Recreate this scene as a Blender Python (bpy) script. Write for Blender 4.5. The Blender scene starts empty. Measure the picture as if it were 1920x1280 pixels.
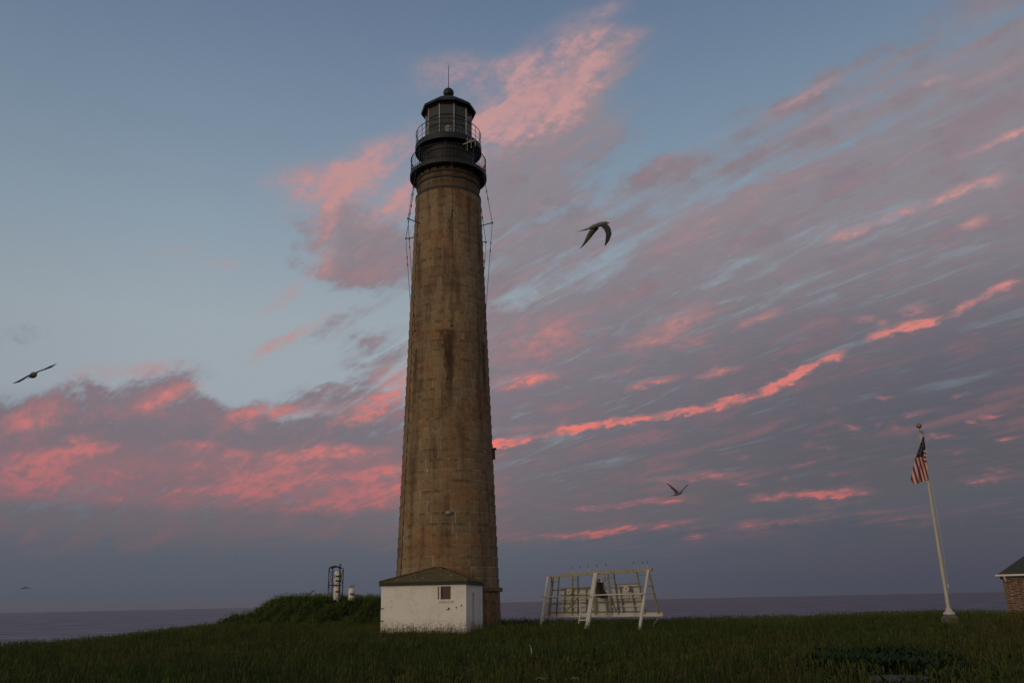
import bpy, math, random
import numpy as np
from mathutils import Vector, Matrix
random.seed(7); rng = np.random.default_rng(11)
sc = bpy.context.scene
COL = sc.collection
PI = math.pi
EYE = 1.65
# ------------------------------------------------------------------ camera
FPX = 1600.0
PITCH = math.atan(488/1600); ROLL = math.radians(1.2)
Fv = Vector((0, math.cos(PITCH), math.sin(PITCH))); U0 = Vector((0, -math.sin(PITCH), math.cos(PITCH))); R0 = Vector((1, 0, 0))
Uv = U0*math.cos(ROLL) + R0*math.sin(ROLL); Rv = R0*math.cos(ROLL) - U0*math.sin(ROLL)
cam_d = bpy.data.cameras.new('camera'); cam = bpy.data.objects.new('camera', cam_d); COL.objects.link(cam)
cam_d.sensor_width = 36; cam_d.lens = 36*FPX/1920; cam_d.clip_end = 60000; cam_d.clip_start = 0.1
M = Matrix.Identity(4)
for i in range(3):
    M[i][0] = Rv[i]; M[i][1] = Uv[i]; M[i][2] = -Fv[i]
M[2][3] = EYE
cam.matrix_world = M
sc.camera = cam

def direction(px, py):
    return (Fv + Rv*((px-960)/FPX) + Uv*((640-py)/FPX)).normalized()
def at(px, py, D):
    """world point seen at a photo pixel, D metres away measured along the ground"""
    d = direction(px, py); h = math.hypot(d.x, d.y)
    return Vector((d.x/h*D, d.y/h*D, EYE + d.z/h*D))
def azel(px, py):
    d = direction(px, py); return math.atan2(d.x, d.y), math.asin(d.z)

# ------------------------------------------------------------------ terrain
CREST_R = 53.0
_cp = [(-60,1224),(0,1221),(100,1213),(200,1205),(300,1193),(400,1181),(560,1180),(715,1182),(840,1177),(940,1175),(1010,1173),
       (1240,1171),(1500,1166),(1650,1160),(1760,1157),(1870,1158),(1930,1160)]
_ca = np.array([azel(*p)[0] for p in _cp]); _ct = np.array([-math.tan(azel(*p)[1]) for p in _cp])
MND = at(682, 1130, 66)
def ground_np(x, y):
    x = np.asarray(x, float); y = np.asarray(y, float)
    r = np.hypot(x, y); az = np.arctan2(x, y)
    t = np.interp(az, _ca, _ct)
    zc = EYE - CREST_R*t
    s = np.clip((r-10)/(CREST_R-10), 0, 1)**2.2
    z = zc*s
    beyond = np.clip(r-CREST_R, 0, 1e9)
    z = z - beyond*(t+0.006)
    back = np.abs(az) > 1.2
    z = np.where(back & (r > 30), z - 0.0*r, z)
    k = np.clip((r-88)/40, 0, 1); z = z - 9*k*k*(3-2*k)
    # mound behind the hut
    q = np.sqrt(((x-MND.x)/10.7)**2 + ((y-MND.y)/9.0)**2)
    q = q + 0.05*np.sin(x*1.3+y*.7) + 0.03*np.sin(x*3.1-y*2.3)
    k = np.clip((1.0-q)/0.46, 0, 1)
    z = z + 2.05*k*k*(3-2*k)
    z = z + 0.05*np.sin(x*.55+1.3)*np.cos(y*.47) + 0.03*np.sin(x*1.7+y*1.1)
    return z
def ground(x, y): return float(ground_np(x, y))

# ------------------------------------------------------------------ object helpers
class MB:
    def __init__(s): s.v = []; s.f = []; s.m = []
    def add(s, vs, fs, mi=0):
        o = len(s.v); s.v += [tuple(p) for p in vs]; s.f += [tuple(i+o for i in f) for f in fs]; s.m += [mi]*len(fs); return s
    def box(s, c, size, rz=0, mi=0, rot=None):
        R = rot if rot is not None else Matrix.Rotation(rz, 3, 'Z'); h = Vector(size)/2; c = Vector(c)
        vs = [c + R @ Vector((a*h.x, b*h.y, d*h.z)) for a in (-1, 1) for b in (-1, 1) for d in (-1, 1)]
        return s.add(vs, [(0,1,3,2),(4,6,7,5),(0,4,5,1),(2,3,7,6),(0,2,6,4),(1,5,7,3)], mi)
    def beam(s, a, b, w, t, up=(0, 0, 1), mi=0):
        a = Vector(a); b = Vector(b); d = (b-a); L = d.length; d.normalize(); u = Vector(up)
        if abs(d.dot(u)) > .99: u = Vector((0, 1, 0))
        x = d.cross(u).normalized(); y = x.cross(d).normalized()
        R = Matrix((x, d, y)).transposed()
        return s.box((a+b)/2, (w, L, t), rot=R, mi=mi)
    def tube(s, pts, rad, n=8, mi=0, closed=False):
        pts = [Vector(p) for p in pts]; rads = rad if isinstance(rad, (list, tuple)) else [rad]*len(pts)
        rings = []
        N = len(pts)
        for i, p in enumerate(pts):
            if closed: d = pts[(i+1) % N]-pts[i-1]
            else: d = pts[min(i+1, N-1)]-pts[max(i-1, 0)]
            d.normalize()
            u = Vector((0, 0, 1)) if abs(d.z) < .9 else Vector((1, 0, 0))
            x = d.cross(u).normalized(); y = x.cross(d)
            rings.append([p + (x*math.cos(2*PI*k/n)+y*math.sin(2*PI*k/n))*rads[i] for k in range(n)])
        vs = [v for r_ in rings for v in r_]; fs = []
        for i in range(N if closed else N-1):
            j = (i+1) % N
            for k in range(n): fs.append((i*n+k, i*n+(k+1) % n, j*n+(k+1) % n, j*n+k))
        if not closed: fs += [tuple(range(n))[::-1], tuple((N-1)*n+k for k in range(n))]
        return s.add(vs, fs, mi)
    def lathe(s, prof, n=48, c=(0, 0, 0), mi=0, caps=True, a0=0):
        c = Vector(c); vs = []; fs = []
        for r_, z in prof:
            vs += [c+Vector((r_*math.cos(2*PI*k/n+a0), r_*math.sin(2*PI*k/n+a0), z)) for k in range(n)]
        for i in range(len(prof)-1):
            for k in range(n): fs.append((i*n+k, i*n+(k+1) % n, (i+1)*n+(k+1) % n, (i+1)*n+k))
        if caps:
            fs.append(tuple(range(n))[::-1]); fs.append(tuple((len(prof)-1)*n+k for k in range(n)))
        return s.add(vs, fs, mi)
    def build(s, name, mats, parent=None, smooth=False, loc=None):
        me = bpy.data.meshes.new(name)
        o = bpy.data.objects.new(name, me); COL.objects.link(o)
        vs = s.v
        if loc is not None:
            vs = [tuple(Vector(p)-Vector(loc)) for p in vs]; o.location = loc
        elif parent is not None:
            pl = Vector(parent.get('_w', (0, 0, 0))); vs = [tuple(Vector(p)-pl) for p in vs]
        me.from_pydata(vs, [], s.f); me.update()
        for m_ in (mats if isinstance(mats, (list, tuple)) else [mats]): me.materials.append(m_)
        for p, mi in zip(me.polygons, s.m): p.material_index = mi; p.use_smooth = smooth
        if parent is not None:
            o.parent = parent; o['_w'] = parent['_w'] if loc is None else list(loc)
        else: o['_w'] = list(loc) if loc is not None else [0, 0, 0]
        if smooth: me.set_sharp_from_angle(angle=math.radians(35))
        return o
def tag(o, label, cat, group=None, kind=None):
    if label: o['label'] = label
    if cat: o['category'] = cat
    if group: o['group'] = group
    if kind: o['kind'] = kind
    return o
def thing(name, label, cat, loc, group=None):
    o = bpy.data.objects.new(name, None); COL.objects.link(o); o.location = loc; o['_w'] = list(loc); o.empty_display_size = .3
    return tag(o, label, cat, group)
def copy_tree(o, parent=None):
    c = o.copy(); COL.objects.link(c)
    if parent is not None: c.parent = parent
    for ch in list(o.children): copy_tree(ch, c)
    return c

# ------------------------------------------------------------------ material helpers
class NT:
    def __init__(s, tree): s.t = tree; s.n = tree.nodes; s.l = tree.links
    def new(s, typ, **kw):
        n = s.n.new(typ)
        for k, v in kw.items(): setattr(n, k, v)
        return n
    def put(s, sock, v):
        if isinstance(v, bpy.types.NodeSocket): s.l.new(v, sock)
        elif v is not None: sock.default_value = v
    def math(s, op, a, b=None, c=None, clamp=False):
        n = s.new('ShaderNodeMath', operation=op, use_clamp=clamp)
        for i, v in enumerate((a, b, c)):
            if v is not None: s.put(n.inputs[i], v)
        return n.outputs[0]
    def vmath(s, op, a, b=None, c=None):
        n = s.new('ShaderNodeVectorMath', operation=op)
        for i, v in enumerate((a, b, c)):
            if v is not None: s.put(n.inputs[i], v)
        return n.outputs[1] if op in ('LENGTH', 'DOT_PRODUCT', 'DISTANCE') else n.outputs[0]
    def mrange(s, v, a, b, c=0.0, d=1.0, typ='SMOOTHSTEP'):
        n = s.new('ShaderNodeMapRange', interpolation_type=typ); n.clamp = True if typ == 'LINEAR' else n.clamp
        s.put(n.inputs[0], v); s.put(n.inputs[1], a); s.put(n.inputs[2], b); s.put(n.inputs[3], c); s.put(n.inputs[4], d)
        return n.outputs[0]
    def noise(s, vec, scale, detail=4.0, rough=.55, color=False, dist=0.0, dim='3D'):
        n = s.new('ShaderNodeTexNoise', noise_dimensions=dim)
        if vec is not None: s.put(n.inputs['Vector'], vec)
        n.inputs['Scale'].default_value = scale; n.inputs['Detail'].default_value = detail; n.inputs['Roughness'].default_value = rough
        n.inputs['Distortion'].default_value = dist
        return n.outputs['Color' if color else 'Fac']
    def mix(s, f, a, b, blend='MIX'):
        n = s.new('ShaderNodeMix', data_type='RGBA', blend_type=blend)
        s.put(n.inputs[0], f); s.put(n.inputs[6], a if not isinstance(a, tuple) else (*a[:3], 1)); s.put(n.inputs[7], b if not isinstance(b, tuple) else (*b[:3], 1))
        return n.outputs[2]
    def ramp(s, f, stops, interp='LINEAR'):
        n = s.new('ShaderNodeValToRGB'); cr = n.color_ramp; cr.interpolation = interp
        while len(cr.elements) < len(stops): cr.elements.new(.5)
        for e, (p, c) in zip(cr.elements, stops): e.position = p; e.color = (*c[:3], 1)
        s.put(n.inputs[0], f); return n.outputs[0]
    def mapping(s, vec, scale=(1, 1, 1), loc=(0, 0, 0), rot=(0, 0, 0), typ='POINT'):
        n = s.new('ShaderNodeMapping', vector_type=typ); s.put(n.inputs[0], vec)
        n.inputs[1].default_value = loc; n.inputs[2].default_value = rot; n.inputs[3].default_value = scale
        return n.outputs[0]
    def bump(s, h, strength=.3, dist=.02):
        n = s.new('ShaderNodeBump'); n.inputs['Strength'].default_value = strength; n.inputs['Distance'].default_value = dist
        s.put(n.inputs['Height'], h); return n.outputs[0]
def lin(r, g, b):
    f = lambda c: (c/255/12.92) if c/255 <= .04045 else ((c/255+.055)/1.055)**2.4
    return (f(r), f(g), f(b))
def material(name):
    m = bpy.data.materials.new(name); m.use_nodes = True; t = NT(m.node_tree)
    return m, t, t.n['Principled BSDF']
def obj_coords(t): return t.new('ShaderNodeTexCoord').outputs['Object']
def weathered(name, base, dirt=None, amt=.45, scale=2.5, rough=.6, metal=0.0, bump=.15, streak=True):
    """painted or bare surface with blotches, grain and rain streaks"""
    m, t, b = material(name); co = obj_coords(t)
    n1 = t.noise(co, scale, 5, .6)
    n2 = t.noise(t.mapping(co, scale=(6, 6, .7)), scale*1.5, 4, .6) if streak else t.noise(co, scale*4, 3)
    n3 = t.noise(co, scale*14, 3, .6)
    f = t.mrange(t.math('ADD', t.math('MULTIPLY', n1, .55), t.math('MULTIPLY', n2, .45)), .46, .68, 0, amt)
    d = dirt or tuple(c*.45 for c in base)
    c = t.mix(f, base, d)
    c = t.mix(.25, c, t.ramp(n3, [(.3, (.55, .55, .55)), (.7, (1.2, 1.2, 1.2))]), 'MULTIPLY')
    t.put(b.inputs['Base Color'], c); b.inputs['Roughness'].default_value = rough; b.inputs['Metallic'].default_value = metal
    t.put(b.inputs['Normal'], t.bump(n3, bump, .01))
    return m

IRON = weathered('black_iron', (.007, .009, .011), (.016, .013, .011), .5, 1.2, .55)
DARKROD = weathered('dark_rod', (.02, .019, .02), (.04, .022, .014), .6, 3, .6)
WOODW = weathered('weathered_white_timber', (.58, .57, .52), (.33, .28, .2), .55, 1.4, .75)
WOODO = weathered('olive_timber', (.36, .32, .22), (.20, .15, .085), .7, 1.8, .8)
METALD = weathered('dull_steel', (.27, .265, .25), (.16, .11, .08), .6, 4, .6, .2)
PANELB = weathered('panel_back', (.62, .64, .62), (.44, .43, .39), .7, 1.5, .6)
WHITEP = weathered('white_paint', (.62, .6, .54), (.34, .27, .19), .55, 5, .6)
WHITEB = weathered('white_drum_paint', (.86, .84, .78), (.45, .38, .28), .4, 4, .5)
POLEM = weathered('pole_paint', (.52, .49, .41), (.33, .29, .22), .6, 2, .45)
CONC = weathered('old_concrete', (.16, .145, .125), (.085, .07, .05), .7, 3, .9, bump=.4, streak=False)
GUTTER = weathered('gutter_paint', (.75, .72, .68), (.5, .45, .4), .3, 3, .5)
BATT = weathered('battery_box', (.035, .045, .03), (.02, .02, .015), .5, 3, .6)
BRASSY = weathered('dull_gold', (.35, .25, .12), (.15, .1, .05), .5, 8, .4, .6)

# ------------------------------------------------------------------ world
SUN_AZ = math.radians(180+38)       # behind the camera, to the left
SUN_EL = math.radians(7)
sun_dir = Vector((math.sin(SUN_AZ)*math.cos(SUN_EL), math.cos(SUN_AZ)*math.cos(SUN_EL), math.sin(SUN_EL)))
def build_world():
    w = bpy.data.worlds.new('World'); sc.world = w; w.use_nodes = True; t = NT(w.node_tree); t.n.clear()
    out = t.new('ShaderNodeOutputWorld'); bg = t.new('ShaderNodeBackground'); t.l.new(bg.outputs[0], out.inputs[0])
    g = t.new('ShaderNodeTexCoord').outputs['Generated']
    dirn = t.vmath('NORMALIZE', g)
    sp = t.new('ShaderNodeSeparateXYZ'); t.l.new(dirn, sp.inputs[0]); X, Y, Z = sp.outputs
    az = t.math('ARCTAN2', X, Y); el = t.math('ARCSINE', Z)
    cb = t.new('ShaderNodeCombineXYZ'); t.put(cb.inputs[0], az); t.put(cb.inputs[1], el); AE = cb.outputs[0]
    # flat cloud deck coordinates: a runs along the cloud streets, b across them
    zz = t.math('ADD', t.math('MAXIMUM', Z, 0.0), .09)
    qx = t.math('DIVIDE', X, zz); qy = t.math('DIVIDE', Y, zz)
    A = math.radians(-35)
    a = t.math('ADD', t.math('MULTIPLY', qx, math.sin(A)), t.math('MULTIPLY', qy, math.cos(A)))
    b = t.math('SUBTRACT', t.math('MULTIPLY', qx, math.cos(A)), t.math('MULTIPLY', qy, math.sin(A)))
    cq = t.new('ShaderNodeCombineXYZ'); t.put(cq.inputs[0], a); t.put(cq.inputs[1], b); Q = cq.outputs[0]
    # noises
    nW = t.noise(t.mapping(AE, scale=(9, 16, 1)), 1, 4, .6, color=True, dim='2D')
    nS = t.noise(t.mapping(Q, scale=(1.1, 5.0, 1)), 1, 6, .62, dist=.35, dim='2D')          # streaks
    nF = t.noise(t.mapping(Q, scale=(3.6, 17, 1)), 1, 5, .6, dist=.5, dim='2D')          # fine streaks
    nB = t.noise(t.mapping(AE, scale=(14, 26, 1)), 1, 6, .62, dim='2D')                  # billows
    nC = t.noise(t.mapping(AE, scale=(60, 120, 1)), 1, 4, .6, dim='2D')                  # curdled edge
    # every blob below is an ellipse in azimuth/elevation, pushed about by the billow noise
    wv = t.vmath('MULTIPLY', t.vmath('SUBTRACT', nW, (.5, .5, .5)), (.075, .05, 0))
    wc = t.new('ShaderNodeCombineXYZ'); t.put(wc.inputs[1], t.math('MULTIPLY', t.math('SUBTRACT', nC, .5), .018))
    t.put(wc.inputs[0], t.math('MULTIPLY', t.math('SUBTRACT', nB, .5), .05))
    AEw = t.vmath('ADD', t.vmath('ADD', AE, wv), wc.outputs[0])
    AEs = t.vmath('ADD', t.vmath('ADD', AE, t.vmath('MULTIPLY', wv, (.35, .28, 0))), t.vmath('MULTIPLY', wc.outputs[0], (.6, .55, 0)))
    def blobs(lst, vec):
        if not lst: return None
        gt = bpy.data.node_groups.new('cloud_cells', 'ShaderNodeTree')
        gt.interface.new_socket('Vector', in_out='INPUT', socket_type='NodeSocketVector'); gt.interface.new_socket('Value', in_out='OUTPUT', socket_type='NodeSocketFloat')
        k_ = NT(gt); gi = k_.new('NodeGroupInput'); go = k_.new('NodeGroupOutput')
        acc = None
        s_ = k_.new('ShaderNodeSeparateXYZ'); k_.put(s_.inputs[0], gi.outputs[0])
        for (px, py, rx, ry, rot, wt) in lst:
            # the running sum rides along in z (scaled away) so that the node chain is evaluated one blob at a time
            cv = k_.new('ShaderNodeCombineXYZ'); k_.l.new(s_.outputs[0], cv.inputs[0]); k_.l.new(s_.outputs[1], cv.inputs[1])
            if acc is not None: k_.l.new(acc, cv.inputs[2])
            r_ = math.radians(rot)
            c0 = azel(px, py); c1 = azel(px+rx*math.cos(r_), py-rx*math.sin(r_)); c2 = azel(px-ry*math.sin(r_), py-ry*math.cos(r_))
            e1 = Vector((c1[0]-c0[0], c1[1]-c0[1])); e2 = Vector((c2[0]-c0[0], c2[1]-c0[1]))
            m_ = k_.mapping(cv.outputs[0], scale=(max(e1.length, 1e-4), max(e2.length, 1e-4), 1e6), loc=(c0[0], c0[1], 0), rot=(0, 0, math.atan2(e1.y, e1.x)), typ='TEXTURE')
            k = k_.mrange(k_.vmath('LENGTH', m_), 1.5, 0.0, 0.0, wt)
            acc = k if acc is None else k_.math('ADD', acc, k)
        k_.l.new(acc, go.inputs[0])
        gn = t.new('ShaderNodeGroup'); gn.node_tree = gt; t.put(gn.inputs[0], vec)
        return gn.outputs[0]
    GAP = []
    def chain(pts, ry, wt, over=1.25):
        o = []
        for (x0, y0), (x1, y1) in zip(pts, pts[1:]):
            L = math.hypot(x1-x0, y1-y0); o.append(((x0+x1)/2, (y0+y1)/2, L*.5*over*.8, ry, math.degrees(math.atan2(y0-y1, x1-x0)), wt))
        return o
    GREY = [(670,440,125,85,15,.8),(735,495,130,55,8,.7),(615,420,75,105,0,.3),(640,610,130,24,25,.36),(705,655,120,45,20,.45),(600,335,90,50,15,.22),
            (1010,285,150,100,30,.8),(950,370,120,70,10,.65),(1090,185,160,95,28,.5),(1010,120,210,70,8,.3),(1180,70,170,60,25,.2),(1010,440,120,50,15,.25),
            (140,800,240,82,4,.75),(290,725,150,52,12,.6),(400,790,150,50,-14,.55),(620,800,240,70,6,.6),(690,725,130,55,14,.45),(380,860,420,60,0,.4),
            (30,640,90,22,8,.35),(1560,160,180,30,27,.35),(1250,330,160,26,27,.22),(1080,420,120,30,20,.3)]
    PINK = [(640,346,95,34,20,.85),(600,385,34,50,0,.5),(752,368,52,46,10,.62),(700,290,85,30,26,.5),(545,335,62,28,10,.34),(606,470,36,56,0,.5),
            (700,405,60,36,10,.25),(532,560,75,15,35,.28),(525,645,60,11,33,.45),(580,612,80,12,30,.28),(340,468,50,12,5,.3),(400,492,80,10,3,.22),
            (945,240,75,50,26,.72),(1010,205,95,52,22,.5),(900,125,140,28,2,.5),(1000,165,120,66,15,.4),(1080,95,110,64,15,.38),(1150,14,55,18,12,.34),(825,155,85,34,6,.3),(1185,62,50,20,8,.25),(1060,180,120,80,30,.22),(800,270,60,60,20,.3),
            (330,740,66,14,22,.45),(245,692,120,18,6,.4),(80,857,130,15,11,.62),(140,820,24,11,0,.42),(40,790,80,26,4,.25),(200,760,160,40,8,.16),(540,772,115,16,4,.5),(470,800,24,12,0,.42),
            (705,755,85,26,24,.7),(745,705,50,32,14,.55),(670,785,52,16,5,.36),(525,878,95,10,24,.62),(620,850,90,8,4,.46),(455,848,24,9,0,.4),(355,835,60,9,5,.3),
            (560,900,190,10,6,.5),(720,882,70,11,12,.55),(460,915,110,12,4,.4),(690,930,190,30,2,.3),(60,900,160,34,0,.2),
            (975,712,80,15,9,.55),(1145,699,46,9,18,.5),(1215,716,56,9,12,.75),(1345,699,46,10,12,.62),(1265,612,105,30,26,.55),(1430,590,60,12,20,.5),
            (1300,640,60,18,18,.3),(1000,800,70,11,6,.35),(1712,577,24,8,12,.6),(1632,596,22,10,0,.55),(1660,606,16,6,20,.45),
            (1860,338,34,17,15,.75),(1835,412,26,11,10,.55),(1530,172,74,9,27,.42),(1590,205,120,10,28,.34),(1885,258,90,9,25,.62),(1750,152,40,7,10,.34),(1330,262,100,12,26,.26),
            (1860,140,80,12,24,.2),(1460,340,210,26,24,.15),(1290,420,190,40,22,.2),(1000,640,120,60,10,.28),
            (1565,925,90,7,4,.8),(1460,934,70,6,2,.45),(1845,901,62,6,2,.5),(1790,846,44,5,4,.4),(1155,994,180,6,6,.62),(1000,1004,120,8,2,.4),(1310,890,130,6,6,.4),(1190,942,140,5,6,.45),(1090,950,90,5,0,.36),
            (1420,985,120,14,4,.36),(1480,978,26,11,0,.36),(1305,1010,24,8,0,.45),(1730,962,210,24,2,.32),(1100,1030,230,14,0,.22),(1270,940,70,5,0,.36)]
    PINK += chain([(905,836),(1010,815),(1110,797),(1220,781),(1330,763),(1420,738)], 9, 1.5)
    PINK += chain([(1420,738),(1470,718),(1530,680),(1590,655)], 8, 1.0)
    PINK += chain([(1610,640),(1680,620),(1760,597)], 9, 1.35)
    PINK += chain([(1760,597),(1830,560),(1905,528)], 10, 1.15)
    PINK += chain([(1540,452),(1640,420),(1740,378),(1850,338)], 13, .95)
    GAP += chain([(1729,329),(1800,285),(1860,248),(1915,219)], 9, .75, 1.1) + chain([(1537,297),(1620,255),(1718,212)], 8, .55, 1.1)
    GAP += [(1262,478,60,9,27,.55),(1210,512,50,8,27,.5),(1430,508,70,10,22,.45),(1330,535,70,8,20,.35),(940,565,90,26,18,.7),(1000,540,70,14,18,.4),(1010,408,70,34,15,.6),(1290,268,60,9,27,.5),(1190,300,70,9,26,.4),(1390,236,60,7,28,.45),
            (1180,380,90,8,25,.4),(1520,430,90,9,22,.3),(1680,470,120,10,20,.3),(1830,470,80,10,20,.3),(480,832,66,9,6,.8),(245,830,70,8,4,.75),(20,868,60,9,10,.6),(560,780,50,8,6,.6),(420,745,60,20,-30,.5),(1070,815,60,12,10,.4),(640,700,70,10,12,.5)]
    for (x_, y_) in [(1560,770),(1590,800),(1640,795),(1680,800),(1720,775),(1870,775),(1830,790),(1610,860),(1545,840),(1880,885),(1800,740),(1660,745),(1500,870),(1390,855),(1470,895),(1760,820),(1905,820),(1400,905),(1560,885)]:
        PINK.append((x_, y_, random.uniform(12, 32), random.uniform(3, 5.5), random.uniform(0, 12), random.uniform(.24, .46)))
    # ---- terms shared by every region of the sky
    p0 = azel(905, 480); p1 = azel(1905, 60)
    e = Vector((p1[0]-p0[0], p1[1]-p0[1])).normalized(); nrm = (e.y, -e.x, 0)
    off = nrm[0]*p0[0] + nrm[1]*p0[1]
    sd = t.math('SUBTRACT', t.vmath('DOT_PRODUCT', AEw, nrm), off)
    deck = t.mrange(sd, -.11, .07, 0, .95)
    deck = t.math('MULTIPLY', deck, t.mrange(az, azel(790, 500)[0], azel(930, 500)[0], 0, 1))
    bank = t.mrange(el, math.radians(13.5), math.radians(8.5), 0, .8)
    base_mask = t.math('MAXIMUM', deck, bank)
    streak = t.math('ADD', t.math('MULTIPLY', t.math('SUBTRACT', nS, .5), 1.6), t.math('MULTIPLY', t.math('SUBTRACT', nF, .5), 1.0))
    bil = t.math('MULTIPLY', t.math('SUBTRACT', nB, .5), .7)
    tex = t.math('ADD', streak, bil)
    brk = t.math('ADD', 1.0, t.math('ADD', t.math('MULTIPLY', t.math('SUBTRACT', nB, .5), 1.3), t.math('ADD', t.math('MULTIPLY', t.math('SUBTRACT', nC, .5), .9), t.math('MULTIPLY', t.math('SUBTRACT', nF, .5), 1.2))))
    blush0 = t.mrange(t.math('ADD', t.math('MULTIPLY', nS, .6), t.math('MULTIPLY', nB, .4)), .45, .65, 0, .38)
    feather = t.mrange(t.math('ADD', t.math('MULTIPLY', nF, .45), t.math('ADD', t.math('MULTIPLY', nC, .3), t.math('MULTIPLY', nB, .25))), .36, .62, .58, 1.0)
    e40 = t.math('DIVIDE', el, math.radians(40))
    def E(deg): return max(0, min(1, deg/40))
    base = t.ramp(e40, BASE_STOPS(E)); grey = t.ramp(e40, GREY_STOPS(E)); pink = t.ramp(e40, PINK_STOPS(E)); hot = t.ramp(e40, HOT_STOPS(E))
    hotk = t.mrange(az, math.radians(-11), math.radians(-3), .3, 1)
    nR = t.noise(t.mapping(Q, scale=(6, 21, 1)), 1, 5, .62, dist=1.1, dim='2D')
    rip = t.math('MULTIPLY', t.mrange(el, math.radians(7), math.radians(16), .3, 1), 1.0)
    greyr = t.mix(t.math('MULTIPLY', t.mrange(t.math('ADD', t.math('MULTIPLY', nR, .6), t.math('MULTIPLY', nF, .4)), .50, .68, 0, .36), rip), grey, t.mix(.5, grey, pink))
    greyr = t.mix(t.math('MULTIPLY', t.mrange(t.math('ADD', t.math('MULTIPLY', nR, .6), t.math('MULTIPLY', nF, .4)), .48, .30, 0, .34), rip), greyr, t.mix(.6, grey, base))
    greyr = t.mix(t.math('MULTIPLY', t.mrange(t.math('ADD', t.math('MULTIPLY', nS, .5), t.math('MULTIPLY', nB, .5)), .49, .64, 0, .42), rip), greyr, lin(96, 94, 110))
    low = t.mrange(t.math('ADD', t.math('SUBTRACT', el, t.mrange(az, math.radians(-4), math.radians(24), 0, .042)), t.math('MULTIPLY', t.math('SUBTRACT', nS, .5), .02)), math.radians(2.0), math.radians(4.6), .1, 1)
    lowp = t.mrange(el, math.radians(2.2), math.radians(4.6), 0.05, 1)
    dk = t.math('MULTIPLY', t.mrange(az, math.radians(-6), math.radians(28), 0, 1), t.mrange(el, math.radians(24), math.radians(9), 0, .62))
    dk2 = t.mrange(az, math.radians(-20), math.radians(-36), 0, .12)
    wisp = t.math('MULTIPLY', t.mrange(t.math('ADD', t.math('MULTIPLY', nF, .6), t.math('MULTIPLY', nS, .4)), .46, .28, 0, .10), t.mrange(el, math.radians(9), math.radians(15), .25, 1))
    band = t.math('MULTIPLY', t.math('MULTIPLY', t.mrange(el, azel(350, 972)[1], azel(350, 935)[1], 0, .52), t.mrange(el, azel(350, 800)[1], azel(350, 880)[1], .2, 1)), t.mrange(az, math.radians(3), math.radians(-7), .1, 1))
    over = t.mrange(el, math.radians(40), math.radians(60), 0, 1)
    ns = t.new('ShaderNodeTexSky'); ns.sky_type = 'NISHITA'; ns.sun_disc = False; ns.sun_elevation = math.radians(1.0); ns.sun_rotation = SUN_AZ
    twi = t.mix(1.0, ns.outputs[0], (.015, .015, .015), 'MULTIPLY')      # a little physical twilight on top
    warm = t.ramp(e40, WARM_STOPS)
    glow = t.vmath('DOT_PRODUCT', dirn, tuple(sun_dir))
    warm = t.mix(t.mrange(glow, .45, 1.0, 0, .9), warm, GLOW)
    back = t.mrange(Y, .25, -.15, 0, 1)
    def shade(grey_l, pink_l, gap_l):
        G = blobs(grey_l, AEw); P = blobs(pink_l, AEs); V = blobs(gap_l, AEs)
        dens = t.math('ADD', G, base_mask) if G is not None else base_mask
        dens = t.math('ADD', dens, t.math('MULTIPLY', tex, t.mrange(dens, 0.02, .5, 0, 1)))
        if V is not None: dens = t.math('SUBTRACT', dens, t.math('MULTIPLY', V, brk))
        Gm = t.mrange(dens, .12, .85, 0, 1)
        blush = t.math('MULTIPLY', blush0, Gm)
        blush = t.math('ADD', blush, band); Pm = t.math('ADD', t.math('MULTIPLY', P, brk), blush) if P is not None else blush
        Pm = t.math('MULTIPLY', t.mrange(Pm, .02, 1.12, 0, 1), feather)
        sky = t.mix(t.math('MULTIPLY', Gm, low), base, greyr)
        sky = t.mix(dk, sky, lin(62, 69, 84))
        sky = t.mix(t.math('MULTIPLY', Pm, lowp), sky, t.mix(t.math('MULTIPLY', t.mrange(Pm, .45, .95, 0, 1), hotk), pink, hot))
        sky = t.mix(t.math('MULTIPLY', dk, .28), sky, lin(60, 62, 80)); sky = t.mix(dk2, sky, lin(80, 92, 108)); sky = t.mix(t.math('MULTIPLY', wisp, Gm), sky, lin(150, 158, 172))
        sky = t.mix(over, sky, lin(84, 100, 128)); sky = t.mix(back, sky, warm)
        b_ = t.new('ShaderNodeBackground'); t.put(b_.inputs[0], t.mix(1.0, sky, twi, 'ADD')); return b_.outputs[0]
    # the sky is shaded region by region so that each direction only evaluates the clouds near it
    cols = [-9, -.20, .0, .16, .32, 9]; rows = [-9, .17, .36, 9]
    PINK = [(b_[0], b_[1], b_[2], b_[3]*(1.4 if b_[3] < 9 else 1.0), b_[4], b_[5]*(1.22 if b_[3] < 9 else 1.0)) for b_ in PINK] + [(1000,200,170,120,25,.26),(1090,110,140,95,20,.22),(660,350,150,80,20,.2)]
    GAP = [(*g_[:5], g_[5]*.58) for g_ in GAP]
    def ext(bl):
        px, py, rx, ry, rot, wt = bl; r_ = math.radians(rot); q = 1.5
        hx = q*math.hypot(rx*math.cos(r_), ry*math.sin(r_)); hy = q*math.hypot(rx*math.sin(r_), ry*math.cos(r_))
        pts = [azel(px+i*hx, py+j*hy) for i in (-1, 0, 1) for j in (-1, 0, 1)]; mg = .06
        return min(p[0] for p in pts)-mg, max(p[0] for p in pts)+mg, min(p[1] for p in pts)-mg, max(p[1] for p in pts)+mg
    GE = [(b_, ext(b_)) for b_ in GREY]; PE = [(b_, ext(b_)) for b_ in PINK]; VE = [(b_, ext(b_)) for b_ in GAP]
    def pick(L_, c0, c1, r0, r1): return [b_ for b_, x in L_ if x[0] < c1 and x[1] > c0 and x[2] < r1 and x[3] > r0]
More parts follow.
